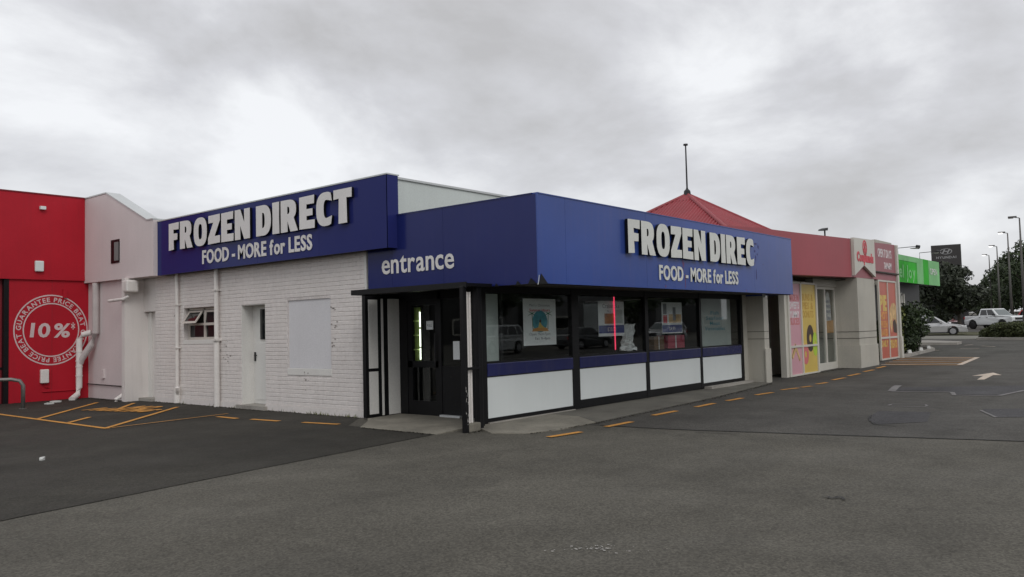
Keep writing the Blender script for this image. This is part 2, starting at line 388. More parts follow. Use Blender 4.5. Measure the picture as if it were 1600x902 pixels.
HG = {
 'F': [[(0, -.01), (.27, .01), (.255, .36), (.45, .37), (.46, .60), (.255, .61), (.25, .755), (.52, .74), (.53, 1.01), (0, 1.0)]],
 'E': [[(.0, 0), (.55, -.01), (.555, .25), (.265, .255), (.262, .39), (.48, .39), (.48, .60), (.262, .605), (.265, .75), (.535, .745), (.545, 1.01), (0, 1)]],
 'I': [[(0, -.01), (.275, -.01), (.265, .5), (.275, 1.01), (0, 1.01), (.012, .5)]],
 'T': [[(.16, -.01), (.445, -.01), (.43, .74), (.60, .725), (.605, 1.01), (0, 1.01), (.0, .725), (.175, .74)]],
 'Z': [[(0, -.01), (.56, .01), (.56, .265), (.31, .26), (.56, .80), (.555, 1.01), (.02, 1.0), (.02, .735), (.245, .74), (0, .21)]],
 'N': [[(0, -.01), (.245, -.01), (.235, .46), (.40, -.01), (.65, -.01), (.65, 1.01), (.405, 1.01), (.41, .56), (.245, 1.01), (0, 1.01)]],
 'O': [arc(.32, .5, .32, .515, 0, 342, 26), arc(.32, .5, .088, .275, 0, 342, 20, 2.8)],
 'D': [[(0, 0), (.26, 0)] + arc(.26, .5, .345, .505, -88, 88, 16, 2.5) + [(.26, 1.0), (0, 1.0)],
       [(.255, .25)] + arc(.27, .5, .085, .25, -80, 80, 10) + [(.255, .75)]],
 'R': [[(0, -.01), (.26, -.01), (.255, .33), (.365, -.01), (.645, -.01), (.50, .40)] + arc(.30, .69, .285, .315, -50, 88, 12, 2.5) + [(.25, 1.01), (0, 1.01)],
       [(.255, .56)] + arc(.27, .675, .065, .115, -80, 80, 8) + [(.255, .79)]],
 'C': [arc(.33, .5, .33, .515, 62, 298, 22, 2.5) + [(.545, .28)] + arc(.36, .5, .10, .275, 285, 75, 16, 2.6) + [(.545, .72)]],
}
def hglyph(ch, _b=None):
    k = ('H', ch)
    if k in _GC: return _GC[k]
    cu = bpy.data.curves.new('h', 'CURVE'); cu.dimensions = '2D'; cu.fill_mode = 'BOTH'; cu.extrude = 0.5
    for loop in HG[ch]:
        sp = cu.splines.new('POLY'); sp.points.add(len(loop) - 1); sp.use_cyclic_u = True
        for q, (x, y) in zip(sp.points, loop): q.co = (x, y, 0, 1)
    ob = bpy.data.objects.new('h', cu); COL.objects.link(ob); bpy.context.view_layer.update()
    me = bpy.data.meshes.new_from_object(ob.evaluated_get(bpy.context.evaluated_depsgraph_get()))
    vs = [tuple(v.co) for v in me.vertices]; fs = [tuple(p.vertices) for p in me.polygons]
    bpy.data.objects.remove(ob); bpy.data.curves.remove(cu); bpy.data.meshes.remove(me)
    _GC[k] = (vs, fs); return _GC[k]
def lettering(s, O, Rt, Up, Nn, h, width, depth, m, parent, bold=0.0, heavy=False, gap=0.10, space=0.32, per=True, name='letter', side=None, lower=1.0):
    O, Rt, Up, Nn = Vector(O), Vector(Rt), Vector(Up), Vector(Nn)
    glyph = hglyph if heavy else bglyph
    capH = 1.0
    if not heavy:
        hv = glyph('H', bold)[0]; capH = max(v[1] for v in hv)
    pen = 0; items = []
    for ch in s:
        if ch == ' ': pen += space; continue
        vs, fs = glyph(ch, bold); x0 = min(v[0] for v in vs); x1 = max(v[0] for v in vs)
        items.append((ch, vs, fs, pen - x0)); pen += (x1 - x0) + gap
    tot = pen - gap; sx = width / tot; sy = h / capH
    obs = []; joint = MB()
    for ch, vs, fs, dx in items:
        P = [O + Rt * ((x + dx) * sx) + Up * (y * sy) + Nn * ((z + 0.5) * depth) for x, y, z in vs]
        if per: obs.append(MB().add(P, fs).build(name, m, parent))
        else: joint.add(P, fs)
    if side is not None and per:
        for o in obs:
            o.data.materials.append(side)
            for p in o.data.polygons:
                if abs(p.normal.dot(Nn)) < 0.5: p.material_index = 1
    if not per: return joint.build(name, m, parent)
    return obs
XP = dict(Rt=(0, -1, 0), Up=(0, 0, 1), Nn=(-1, 0, 0))      # lettering on a face that looks towards -X
YP = dict(Rt=(1, 0, 0), Up=(0, 0, 1), Nn=(0, -1, 0))       # lettering on a face that looks towards -Y
def disc_y(mb, cx, y, cz, rx, rz, d, n=24, r_in=None):    # disc or ring standing in a plane of constant y
    o = [(cx + rx * math.cos(2 * PI * k / n), cz + rz * math.sin(2 * PI * k / n)) for k in range(n)]
    if r_in is None:
        mb.hexa([(x, y, z) for x, z in o], [(x, y - d, z) for x, z in o]); return mb
    i_ = [(cx + (x - cx) * r_in / rx, cz + (z - cz) * r_in / rx) for x, z in o]
    vs = [(x, y, z) for x, z in o] + [(x, y - d, z) for x, z in o] + [(x, y, z) for x, z in i_] + [(x, y - d, z) for x, z in i_]
    fs = []
    for k in range(n):
        j = (k + 1) % n
        fs += [(n + k, n + j, 3 * n + j, 3 * n + k), (k, j, n + j, n + k), (2 * n + k, 3 * n + k, 3 * n + j, 2 * n + j)]
    return mb.add(vs, fs)

# ================================================================== GROUND
def sheet(name, pts, m, lift, parent=None, thick=0.0):
    bm = bmesh.new()
    f = bm.faces.new([bm.verts.new((p[0], p[1], 0)) for p in pts])
    bmesh.ops.bisect_plane(bm, geom=bm.verts[:] + bm.edges[:] + bm.faces[:], plane_co=(16, 0, 0), plane_no=(1, 0, 0))
    bmesh.ops.triangulate(bm, faces=bm.faces[:])
    if thick:
        r = bmesh.ops.extrude_face_region(bm, geom=bm.faces[:])
        for g_ in r['geom']:
            if isinstance(g_, bmesh.types.BMVert): g_.co.z += thick
    for v in bm.verts: v.co.z += gz(v.co.x) + lift
    bmesh.ops.recalc_face_normals(bm, faces=bm.faces)
    if not thick:
        for f in bm.faces:
            if f.normal.z < 0: f.normal_flip()
    me = bpy.data.meshes.new(name); bm.to_mesh(me); bm.free(); me.materials.append(m)
    o = bpy.data.objects.new(name, me); COL.objects.link(o); ORG[o.name] = Vector((0, 0, 0))
    if parent: o.parent = parent
    return o
struct(sheet('ground', [(-400, -700), (1500, -700), (1500, 700), (-400, 700)], M_ASPH, 0.0))
struct(sheet('dark_asphalt', [(9.0, 9.02), (8.98, 11.2), (9.9, 12.0), (9.9, 23.6), (-30, 23.6), (-30, 4.0), (2.68, 8.21), (5.6, 8.62)], M_ASPH_D, 0.004))
struct(sheet('far_asphalt', [(11.05, 7.6), (11.2, 5.97), (11.55, 4.2), (12.2, 1.7), (13.4, -4), (15, -14), (140, -14), (140, 60), (40, 60), (35, 9.6), (11.05, 9.0)], M_ASPH_B, 0.004))
# seam: a dark worn joint between the two layings
def strip(name, pts, w, m, lift, n_sub=1):
    mb = MB(); L_ = []; R_ = []
    P = [Vector((p[0], p[1])) for p in pts]
    for i, p in enumerate(P):
        t = (P[min(i + 1, len(P) - 1)] - P[max(i - 1, 0)]).normalized(); n = Vector((-t.y, t.x))
        ww = w[i] if isinstance(w, list) else w
        L_.append(p + n * ww / 2); R_.append(p - n * ww / 2)
    vs = [(q.x, q.y, gz(q.x) + lift) for q in L_ + R_]; k = len(P)
    mb.add(vs, [(i, k + i, k + i + 1, i + 1) for i in range(k - 1)])
    o = mb.build(name, m)
    for f in o.data.polygons:
        if f.normal.z < 0: f.flip()
    return struct(o)
def jitter(a, b, n, j):
    a = Vector(a); b = Vector(b)
    return [a.lerp(b, i / n) + Vector((random.uniform(-j, j), random.uniform(-j, j))) for i in range(n + 1)]
M_CRACK = mat('crack_filler', (0.030, 0.029, 0.028), 0.8, var=0.2)
strip('asphalt_joint', jitter((11.05, 7.4), (11.2, 5.97), 6, .015) + jitter((11.25, 5.7), (12.2, 1.7), 16, .015) + jitter((12.3, 1.3), (13.4, -4), 16, .02), 0.035, M_CRACK, 0.008)
strip('asphalt_joint', jitter((8.98, 9.02), (5.6, 8.62), 14, .012) + jitter((5.4, 8.6), (2.68, 8.21), 12, .012) + jitter((2.5, 8.17), (-6, 6.9), 14, .02), 0.012, M_ASPH_D, 0.008)
# trench reinstatements and sealed edges to the right
def GP(l): return [tuple(G(*p)[:2]) for p in l]
struct(sheet('asphalt_patch', GP([(1400, 606), (1600, 603), (1700, 602), (1690, 611), (1600, 611), (1565, 618), (1492, 617), (1480, 612), (1398, 611)]), M_ASPH_P, 0.008))
struct(sheet('asphalt_patch', GP([(1362, 650), (1372, 643), (1455, 645), (1449, 660), (1370, 664), (1360, 658)]), M_ASPH_P, 0.008))
struct(sheet('asphalt_patch', GP([(1535, 640), (1700, 638), (1700, 652), (1556, 653)]), M_ASPH_P, 0.008))
for pts, w in (([(1393, 612), (1399, 606), (1404, 603)], .16), ([(1393, 612.5), (1440, 613), (1478, 613.2), (1488, 614), (1491, 618), (1520, 619), (1562, 619), (1600, 611), (1660, 604)], .09),
               ([(1388, 634.5), (1394, 632.5), (1446, 633), (1448.5, 635), (1445, 636.5), (1392, 635.8)], .05), ([(1532, 642), (1545, 648), (1556, 653)], .05)):
    strip('sealant_line', GP(pts), w, M_SEAL, 0.012)
for pts in ([(1385, 592), (1440, 592.5), (1488, 593.5)], [(1455, 637.5), (1472, 638.5)], [(1362, 650), (1358, 656), (1366, 664), (1400, 667)], [(1496, 671), (1509, 671.5)], [(1467, 600), (1487, 602)],
            [(1088, 676), (1130, 678), (1155, 679)], [(1290, 778), (1303, 780), (1314, 778), (1318, 783)]):
    p = GP(pts); q = []
    for a, b in zip(p, p[1:]): q += jitter(a, b, 5, .02)[:-1]
    strip('crack', q + [Vector(p[-1])], 0.025, M_CRACK, 0.014)

# ---- painted lines
def paint(name, pts, m, lift=0.012): return struct(sheet(name, pts, m, lift))
def line(name, a, b, w, m, lift=0.012):
    a = Vector(a[:2]); b = Vector(b[:2]); t = (b - a).normalized(); n = Vector((-t.y, t.x)) * w / 2
    return paint(name, [a + n, a - n, b - n, b + n], m, lift)
LW = 0.10
line('bay_line', (6.52, 26), (6.52, 14.80), LW, M_ORPAINT)
line('bay_line', (6.50, 14.84), (9.35, 17.7), LW, M_ORPAINT, 0.016)
line('bay_line', (6.60, 14.80), (9.05, 15.10), 0.05, M_ORPAINT, 0.020)
line('bay_line', G(58, 656), G(152, 630), LW, M_ORPAINT, 0.016)
line('bay_line', G(106, 662), G(140, 653), LW, M_ORPAINT, 0.016)
line('bay_line', G(180, 642), G(209, 631), LW, M_ORPAINT, 0.016)
txt = thing('bay_lettering', 'worn orange painted words on asphalt inside the loading bay', 'road marking', (7.6, 17.6, 0))
for s_, o_ in (('NO', (8.55, 18.6)), ('PARKING', (7.85, 19.05))):
    wd = 0.75 if s_ == 'NO' else 1.9
    lettering(s_, (o_[0], o_[1], 0.020), (0.25, -0.97, 0), (0.97, 0.25, 0), (0, 0, 1), 0.55, wd, 0.003, M_ORPAINT, txt, bold=0.05, gap=0.12)
dash = [((8.65, 14.81), (8.64, 14.1)), ((8.71, 13.72), (8.78, 12.93)), ((8.87, 12.33), (9.0, 11.47)),
        ((9.49, 7.26), (10.2, 7.18)), ((10.91, 7.19), (11.68, 7.19)), ((12.68, 7.36), (13.53, 7.36)), ((14.31, 7.37), (15.15, 7.39)), ((15.75, 7.40), (16.42, 7.36))]
for a, b in [((1181, 618), (1207, 614)), ((1221, 610), (1247, 607)), ((1252, 606), (1268, 604)), ((1276, 601), (1292, 598.5)), ((1301, 594.5), (1320, 591)), ((1326, 588), (1343, 584.5)), ((1350, 581.5), (1365, 578.5)), ((1370, 576), (1383, 573))]:
    dash.append((tuple(G(*a)[:2]), tuple(G(*b)[:2])))
for a, b in dash: line('painted_dash', a, b, 0.12, M_ORPAINT)
# hatched box
c0, c1, c2, c3 = (28.9, 8.0), (29.15, 5.70), (34.0, 6.05), (34.2, 8.6)
line('hatch_border', c0, c1, .16, M_ORPAINT); line('hatch_border', c1, c2, .17, M_WHPAINT, .016); line('hatch_border', c2, c3, .10, M_WHPAINT)
for i in range(7):
    t = i / 6.5
    a = Vector(c0).lerp(Vector(c3), min(1, t)); b = Vector(c1).lerp(Vector(c2), max(0, min(1, t * 1.0 + .16)))
    line('hatch_stripe', a, b, .17, M_ORPAINT if i % 2 else M_WHPAINT, .014)
# arrow
paint('direction_arrow', [(22.95, 4.12), (24.3, 4.22), (24.27, 4.47), (25.64, 4.2), (24.7, 3.85), (24.62, 4.04), (23.0, 3.97)], M_WHPAINT)
for a, b in (((1500, 545), (1530, 545)), ((1507, 540), (1520, 539)), ((1533, 541), (1555, 542)), ((1440, 547), (1468, 548))):
    line('road_line', G(*a), G(*b), .12, M_WHPAINT)
# paint splash on the asphalt: a few scattered flecks
spl = MB(); c = G(945, 853)
for i in range(60):
    a = random.uniform(0, 2 * PI); r = abs(random.gauss(0, .16)); q = Vector((c.x - .1 + .35 * r * math.cos(a) + r * .9 * math.sin(a) * .77, c.y + r * math.sin(a) * -1.0 + .3 * r * math.cos(a)))
    s_ = random.uniform(.003, .012); k = random.randint(5, 7)
    spl.add([(q.x + s_ * random.uniform(.5, 1.3) * math.cos(2 * PI * j / k), q.y + s_ * random.uniform(.5, 1.6) * math.sin(2 * PI * j / k), .006) for j in range(k)], [tuple(range(k))])
so = spl.build('paint_flecks', mat('fleck_paint', (0.36, 0.345, 0.32), 0.85, var=0.3, scale=20)); so['kind'] = 'stuff'; so['label'] = 'scattered white paint flecks on the asphalt'; so['category'] = 'paint flecks'
for f in so.data.polygons:
    if f.normal.z < 0: f.flip()

# ---- concrete aprons
def apron(name, pts, zs, m):
    """slab with one height per corner"""
    mb = MB(); mb.hexa([(p[0], p[1], -.02) for p in pts], [(p[0], p[1], z) for p, z in zip(pts, zs)]); return struct(mb.build(name, m))
apron('porch_slab', [(8.92, 10.80), (8.89, 8.98), (9.5, 9.0), (9.62, 9.0), (10.6, 9.0), (10.6, 11.7), (9.85, 11.72), (9.55, 11.35)], [.010, .010, .03, .035, .04, .04, .03, .02], M_CONC)
apron('front_apron', [(9.78, 9.02), (9.42, 8.3), (9.62, 7.82), (10.2, 7.62), (11.35, 7.68), (11.75, 8.3), (11.75, 9.02)], [.045, .014, .012, .012, .014, .035, .05], M_CONC)
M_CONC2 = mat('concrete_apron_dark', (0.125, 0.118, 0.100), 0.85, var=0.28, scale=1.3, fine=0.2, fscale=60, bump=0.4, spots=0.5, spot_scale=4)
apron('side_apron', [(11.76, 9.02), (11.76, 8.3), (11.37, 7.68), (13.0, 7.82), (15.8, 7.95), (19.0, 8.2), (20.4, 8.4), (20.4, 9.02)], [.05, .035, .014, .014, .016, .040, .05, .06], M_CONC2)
box('white_step', M_KERB, None, 17.9, 20.35, 8.78, 9.02, 0.0, 0.105)
struct(bpy.data.objects['white_step'])

# ================================================================== FROZEN FOOD SHOP
S = thing('frozen_food_shop', 'white painted brick corner shop with blue fascia boards and a dark entrance porch', 'shop', (10, 9, 0))
XW = 9.958
# --- brick wall: backing in pieces round the openings, then bricks
OPEN = [(15.12, 16.05, 0.0, 2.27), (17.0, 18.52, 1.50, 2.28), (12.90, 14.31, 0.90, 2.29)]
back = MB()
ycuts = sorted({11.85, 19.93} | {y for o in OPEN for y in o[:2]})
for a, b in zip(ycuts, ycuts[1:]):
    zs_ = sorted([0.0, 3.2] + [z for o in OPEN if o[0] < (a + b) / 2 < o[1] for z in o[2:]])
    hit = [o for o in OPEN if o[0] < (a + b) / 2 < o[1]]
    z = 0.0
    if hit:
        if hit[0][2] > 0: back.box(XW, 10.28, a, b, 0, hit[0][2])
        back.box(XW, 10.28, a, b, hit[0][3], 3.2)
    else: back.box(XW, 10.28, a, b, 0, 3.2)
wall = back.build('brick_wall', M_MORTAR, S)
RH, BL, J, JH = 0.0853, 0.238, 0.009, 0.002
def brick_faces(y0, y1, z0, z1):
    c = .006; e_ = .0015; x0, x1 = 9.951, XW + .001
    A = [(x1, y0, z0), (x1, y1, z0), (x1, y1, z1), (x1, y0, z1)]
    B = [(x0, y0 + e_, z0 + c), (x0, y1 - e_, z0 + c), (x0, y1 - e_, z1 - c), (x0, y0 + e_, z1 - c)]
    return A + B, [(4, 5, 6, 7), (0, 1, 5, 4), (1, 2, 6, 5), (2, 3, 7, 6), (3, 0, 4, 7)]
segs = []
rowi = 0; z = 0.13
KEEP = [(15.12, 16.05, 0.0, 2.27), (17.0, 18.52, 1.42, 2.28), (12.88, 14.33, 0.76, 2.29)]
while z < 3.12:
    y = 11.86 - (BL / 2 if rowi % 2 else 0)
    while y < 19.92:
        spans = [(max(y, 11.86), min(y + BL - JH, 19.92))]
        for o in KEEP:
            if o[2] - RH + .02 < z < o[3] - .01:
                ns = []
                for a, b in spans:
                    if b <= o[0] or a >= o[1]: ns.append((a, b))
                    else:
                        if a < o[0]: ns.append((a, o[0]))
                        if b > o[1]: ns.append((o[1], b))
                spans = ns
        segs += [(a, b, z, z + RH - J) for a, b in spans if b - a > .03]
        y += BL
    z += RH; rowi += 1
segs.sort(key=lambda s_: (s_[0] ** 2 + 95 + 0.0 * s_[2], s_[2]))
unit_me = None; rest = MB()
for i, (a, b, z0, z1) in enumerate(segs):
    if i < 300:
        full = abs((b - a) - (BL - JH)) < 1e-4
        if full and unit_me:
            o = bpy.data.objects.new('brick', unit_me); COL.objects.link(o); o.parent = wall
        else:
            vs, fs = brick_faces(0, b - a, 0, z1 - z0)
            me = bpy.data.meshes.new('brick'); me.from_pydata([(v[0] - 9.95, v[1], v[2]) for v in vs], [], [f[::-1] for f in fs]); me.materials.append(M_BRICK)
            o = bpy.data.objects.new('brick', me); COL.objects.link(o); o.parent = wall
            if full: unit_me = me
        o.location = (9.95 - 10 + random.uniform(-.0015, .0015), a - 9, z0)
    else:
        vs, fs = brick_faces(a, b, z0, z1); d = random.uniform(-.0015, .0015)
        rest.add([(v[0] + d, v[1], v[2]) for v in vs], [f[::-1] for f in fs])
ro = rest.build('brick_courses', M_BRICK, wall); ro['kind'] = 'stuff'
box('plinth', M_BRICK, S, 9.935, XW + .002, 11.86, 15.12, 0, .125); box('plinth', M_BRICK, S, 9.935, XW + .002, 16.05, 19.92, 0, .125)
box('wall_corner', M_WHITE, S, 9.945, 10.3, 11.80, 11.858, 0, 3.1)
# weeds along the foot of the wall
wd_ = MB()
for i in range(150):
    y = random.choice([random.uniform(11.9, 13.6), random.uniform(15.1, 16.4), random.uniform(12, 19)]); x = 9.92 - random.uniform(0, .05); h = random.uniform(.02, .09)
    a = random.uniform(0, PI); w = .008
    wd_.add([(x - w * math.cos(a), y - w * math.sin(a), 0), (x + w * math.cos(a), y + w * math.sin(a), 0), (x + random.uniform(-.03, .02), y + random.uniform(-.03, .03), h)], [(0, 1, 2)])
w_ = wd_.build('weeds', M_LEAF_Y); w_['kind'] = 'stuff'; w_['label'] = 'small weeds growing along the foot of the brick wall'; w_['category'] = 'weeds'

# --- side door in its recess
d = box('side_door', M_WHITE, S, 10.24, 10.28, 15.14, 16.03, .09, 2.25)
box('door_panel', M_WHITE, d, 10.225, 10.241, 15.24, 15.92, .18, 1.42)
box('door_glass', M_DGLASS, d, 10.215, 10.241, 15.24, 15.72, 1.50, 2.16)
hm = MB(); hm.box(10.20, 10.24, 15.90, 15.94, 1.02, 1.22); hm.tube([(10.215, 15.92, 1.15), (10.19, 15.92, 1.15), (10.185, 15.82, 1.15)], .011, 8); hm.build('door_handle', M_DARKM, d)
box('door_jamb', M_WHITE, S, 9.960, 10.24, 16.03, 16.056, 0, 2.27); box('door_jamb', M_WHITE, S, 9.960, 10.24, 15.114, 15.14, 0, 2.27); box('door_lintel', M_WHITE, S, 9.962, 10.24, 15.14, 16.03, 2.25, 2.275)
box('door_step', M_KERB, S, 9.86, 10.26, 15.05, 16.15, -.01, .085)
# --- timber window
wf = MB(); X0, X1 = 10.06, 10.13
for a, b in ((17.02, 17.08), (17.72, 17.80), (18.45, 18.51)): wf.box(X0, X1, a, b, 1.58, 2.26)
win = wf.build('window', M_WOODW, S)
fr = MB(); fr.box(X0, X1, 17.02, 18.51, 1.52, 1.58); fr.box(X0, X1, 17.02, 18.51, 2.222, 2.275); fr.box(X0 + .004, X1 - .004, 17.08, 17.72, 1.86, 1.91); fr.box(X0 + .004, X1 - .004, 17.80, 18.45, 1.86, 1.91); fr.build('window_frame', M_WOODW, win)
box('sill', M_WHITE, win, 9.946, 10.12, 17.0, 18.53, 1.42, 1.52)
for a, b in ((17.10, 17.70), (17.82, 18.43)):
    box('pane', M_DGLASS, win, 10.09, 10.10, a - .02, b + .02, 1.58, 1.86)
for (a, b, ang) in ((17.10, 17.70, 7), (17.82, 18.43, 34)):      # top-hung sashes, one pushed open
    ca, sa = math.cos(math.radians(ang)), math.sin(math.radians(ang))
    def tp(dx, z): return (10.075 - sa * (2.21 - z) - dx * ca, ca * (z - 2.21) + 2.21 - dx * sa * 0)
    def bar(mb, y0, y1, z0, z1, t0=0.0, t1=.035):
        q = [tp(t0, z0), tp(t1, z0), tp(t1, z1), tp(t0, z1)]
        mb.prism([(x, y0, z) for x, z in q], (0, y1 - y0, 0))
    sm = MB(); bar(sm, a, b, 2.16, 2.21); bar(sm, a, b, 1.85, 1.91); bar(sm, a, a + .055, 1.91, 2.16); bar(sm, b - .055, b, 1.91, 2.16)
    sash = sm.build('sash', M_WOODW, win)
    pm = MB(); bar(pm, a + .05, b - .05, 1.90, 2.17, .012, .018); pm.build('pane', M_DGLASS, win)
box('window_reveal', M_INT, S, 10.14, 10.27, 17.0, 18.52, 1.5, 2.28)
# --- boarded window
b_ = box('boarded_window', M_BOARD, S, 9.982, 10.02, 12.90, 14.31, .90, 2.29)
box('sill', M_WHITE, b_, 9.944, 10.0, 12.88, 14.33, .76, .90, bevel=.008)
# --- downpipes
def pipe(name, parent, pts, r, m=M_PIPE, n=12): return MB().tube(pts, r, n).build(name, m, parent, smooth=False)
p1 = pipe('downpipe', S, [(9.885, 18.72, 3.14), (9.885, 18.72, .42)], .042)
for z in (2.35, 1.32): box('bracket', M_PIPE, p1, 9.83, 9.95, 18.66, 18.78, z, z + .03)
mb = MB(); mb.tube([(9.885, 18.72, .40), (9.885, 18.72, .02)], .075, 12); mb.tube([(9.885, 18.70, .22), (9.83, 18.60, .34), (9.81, 18.58, .40)], .045, 10); mb.build('gully_socket', M_PIPE, p1)
p2 = pipe('downpipe', S, [(9.875, 16.93, 3.12), (9.875, 16.93, 1.50)], .050)
pipe('lower_sleeve', p2, [(9.875, 16.93, 1.52), (9.875, 16.93, .0)], .066)
box('bracket', M_PIPE, p2, 9.79, 9.95, 16.83, 17.03, 1.49, 1.535)
box('bracket', M_PIPE, p2, 9.81, 9.95, 16.86, 17.00, 2.62, 2.65)
# --- upper sign board over the brick wall
sb = box('sign_board', M_BLACK, S, 9.716, 9.955, 10.93, 19.30, 3.115, 4.40)
ys = [10.91, 12.9, 15.0, 17.15, 19.30]
for a, b in zip(ys, ys[1:]): box('fascia_panel', M_BLUE1, sb, 9.70, 9.716, a + (.002 if a > 11 else 0), b - .002, 3.10, 4.42)
box('end_panel', M_BLUE1, sb, 9.700, 9.96, 10.905, 10.93, 3.10, 4.42)
box('capping', M_FLASH, sb, 9.69, 9.99, 10.90, 19.30, 4.42, 4.445)
lettering('FROZEN DIRECT', (9.680, 18.60, 3.655), h=.635, width=6.80, depth=.055, m=M_LETTER, parent=sb, heavy=True, gap=.055, space=.20, side=M_BLACK, **XP)
lettering('FOOD - MORE for LESS', (9.694, 17.19, 3.25), h=.30, width=4.09, depth=.012, m=M_LETTER, parent=sb, bold=.028, gap=.07, space=.26, **XP)
# --- main block: pale end wall, side, roof
box('end_wall', M_CLAD, S, 9.965, 22.0, 11.08, 11.22, 2.4, 4.40)
box('parapet_capping', M_FLASH, S, 9.93, 22.0, 11.05, 11.25, 4.40, 4.44)
box('roof', M_SOFFIT, S, 9.99, 22.0, 11.22, 19.9, 4.0, 4.1)
box('rear_wall', M_CLAD, S, 21.85, 22.0, 11.22, 23.0, 0, 4.38)
# --- corner fascias
def panels(axis, fixed, cuts, z0, z1, m, parent):
    r = []
    for a, b in zip(cuts, cuts[1:]):
        if axis == 'x': r.append(box('fascia_panel', m, parent, fixed, fixed + .016, a + .002, b - .002, z0, z1))
        else: r.append(box('fascia_panel', m, parent, a + .002, b - .002, fixed, fixed + .016, z0, z1))
    return r
ef = box('entrance_fascia', M_BLACK, S, 9.936, 9.985, 7.72, 11.70, 2.31, 3.68)
panels('x', 9.92, [7.72, 9.75, 11.05], 2.295, 3.695, M_BLUE2, ef)
box('fascia_panel', M_BLUE2, ef, 9.92, 9.936, 11.052, 11.72, 2.33, 3.14)
lettering('entrance', (9.912, 11.32, 2.655), h=.365, width=1.83, depth=.007, m=M_LETTER, parent=ef, bold=.014, gap=.065, **XP)
ff = box('front_fascia', M_BLACK, S, 9.99, 20.44, 7.716, 7.765, 2.31, 3.68)
panels('y', 7.70, [9.94, 10.66, 13.21, 15.61, 18.1, 20.45], 2.295, 3.695, M_BLUE3, ff)
box('corner_trim', M_BLUE3, ff, 9.916, 9.942, 7.692, 7.718, 2.29, 3.70)
box('end_panel', M_BLUE3, ff, 20.442, 20.458, 7.717, 9.0, 2.295, 3.695)
box('capping', M_BLUE3, ff, 9.93, 20.46, 7.69, 7.79, 3.697, 3.715); box('capping', M_BLUE2, ef, 9.91, 10.01, 7.79, 11.05, 3.697, 3.715)
lettering('FROZEN DIREC', (12.45, 7.678, 2.905), h=.61, width=5.47, depth=.06, m=M_LETTER2, parent=ff, heavy=True, gap=.055, space=.20, side=M_BLACK, **YP)
lettering('FOOD - MORE for LESS', (13.64, 7.692, 2.47), h=.275, width=3.52, depth=.012, m=M_LETTER2, parent=ff, bold=.028, gap=.07, space=.26, **YP)
M_GLUE = mat('glue_mark', (0.050, 0.045, 0.150), 0.7)
for x, z, w, h in ((18.05, 3.42, .16, .05), (18.22, 3.44, .20, .045), (18.36, 3.38, .07, .12), (18.16, 3.27, .07, .07), (18.20, 3.10, .05, .20), (18.12, 2.98, .10, .05), (18.3, 3.2, .05, .05), (18.2, 2.72, .03, .34), (18.62, 2.98, .03, .03)):
    r = MB(); k = 7; r.hexa([(x + w / 2 * math.cos(2 * PI * j / k) * random.uniform(.6, 1.1), 7.699, z + h / 2 * math.sin(2 * PI * j / k) * random.uniform(.6, 1.1)) for j in range(k)], [(x, 7.697, z)] * 0 or [(x + w / 3 * math.cos(2 * PI * j / k), 7.6955, z + h / 3 * math.sin(2 * PI * j / k)) for j in range(k)])
    r.build('glue_mark', M_GLUE, ff)
M_RUST = mat('rust_stain', (0.22, 0.05, 0.07), 0.7, var=0.3, scale=12)
for x, za, zb_ in ((14.62, 2.88, 2.66), (14.70, 2.60, 2.32), (14.66, 2.84, 2.74), (13.9, 2.36, 2.31), (17.6, 2.36, 2.31)):
    MB().prism([(x - .012, 7.6995, za), (x + .012, 7.6995, za), (x + .004, 7.6995, zb_), (x - .004, 7.6995, zb_)], (0, -.0012, 0)).build('rust_run', M_RUST, ff)
# torn lower edge at the corner
for x, y, s_ in ((9.915, 7.82, .09), (9.915, 8.10, .06), (9.915, 8.55, .05), (9.99, 7.693, .08)):
    MB().prism([(x, y - s_, 2.285), (x, y + s_, 2.285), (x, y + s_ * .3, 2.285 + s_ * 1.1)] if x < 9.95 else [(x - s_, y, 2.285), (x + 2 * s_, y, 2.285), (x - s_ * .2, y, 2.285 + 2 * s_)], (-.006, 0, 0) if x < 9.95 else (0, -.006, 0)).build('torn_edge', M_BLACK, ef)
MB().tube([(9.925, 7.69, 2.42), (9.912, 7.695, 2.32), (9.90, 7.70, 2.27)], .006, 6).build('bent_trim', M_FLASH, ef)
box('soffit', M_SOFFIT, S, 9.99, 20.44, 7.77, 11.06, 2.335, 2.36)
box('soffit_trim', M_SOFFIT, S, 9.99, 20.44, 7.77, 7.86, 2.28, 2.334)
box('flat_roof', M_SOFFIT, S, 9.99, 20.44, 7.77, 11.06, 3.45, 3.5)
# --- shopfront bays along Y = 9
posts = [(9.90, 10.10), (12.54, 12.76), (15.24, 15.37), (17.76, 17.86), (20.06, 20.20)]
for i, (a, b) in enumerate(posts): box('mullion', M_BLACK, S, a, b, 8.965, 9.06, .03, 2.335)
lows = [.125, .215, .215, .185]
for i in range(4):
    a, b = posts[i][1], posts[i + 1][0]
    box('head_rail', M_BLACK, S, a, b, 8.975, 9.05, 2.215, 2.335)
    box('pane', M_GLASS, S, a, b, 9.005, 9.015, 1.06, 2.215)
    sr = box('sill_rail', M_BLACK, S, a, b, 8.98, 9.045, .80, 1.06)
    box('sill_band', M_BLUEB, sr, a, b, 8.955, 8.98, .815, 1.03, bevel=.012)
    lp = box('lower_panel', M_PANEL, S, a + .005, b - .005, 8.985, 9.03, lows[i], .80)
    box('base_rail', M_BLACK, S, a, b, 8.97, 9.045, .06, lows[i])
box('base_strip', M_KERB, S, 10.1, 12.54, 8.93, 9.03, .03, .062)
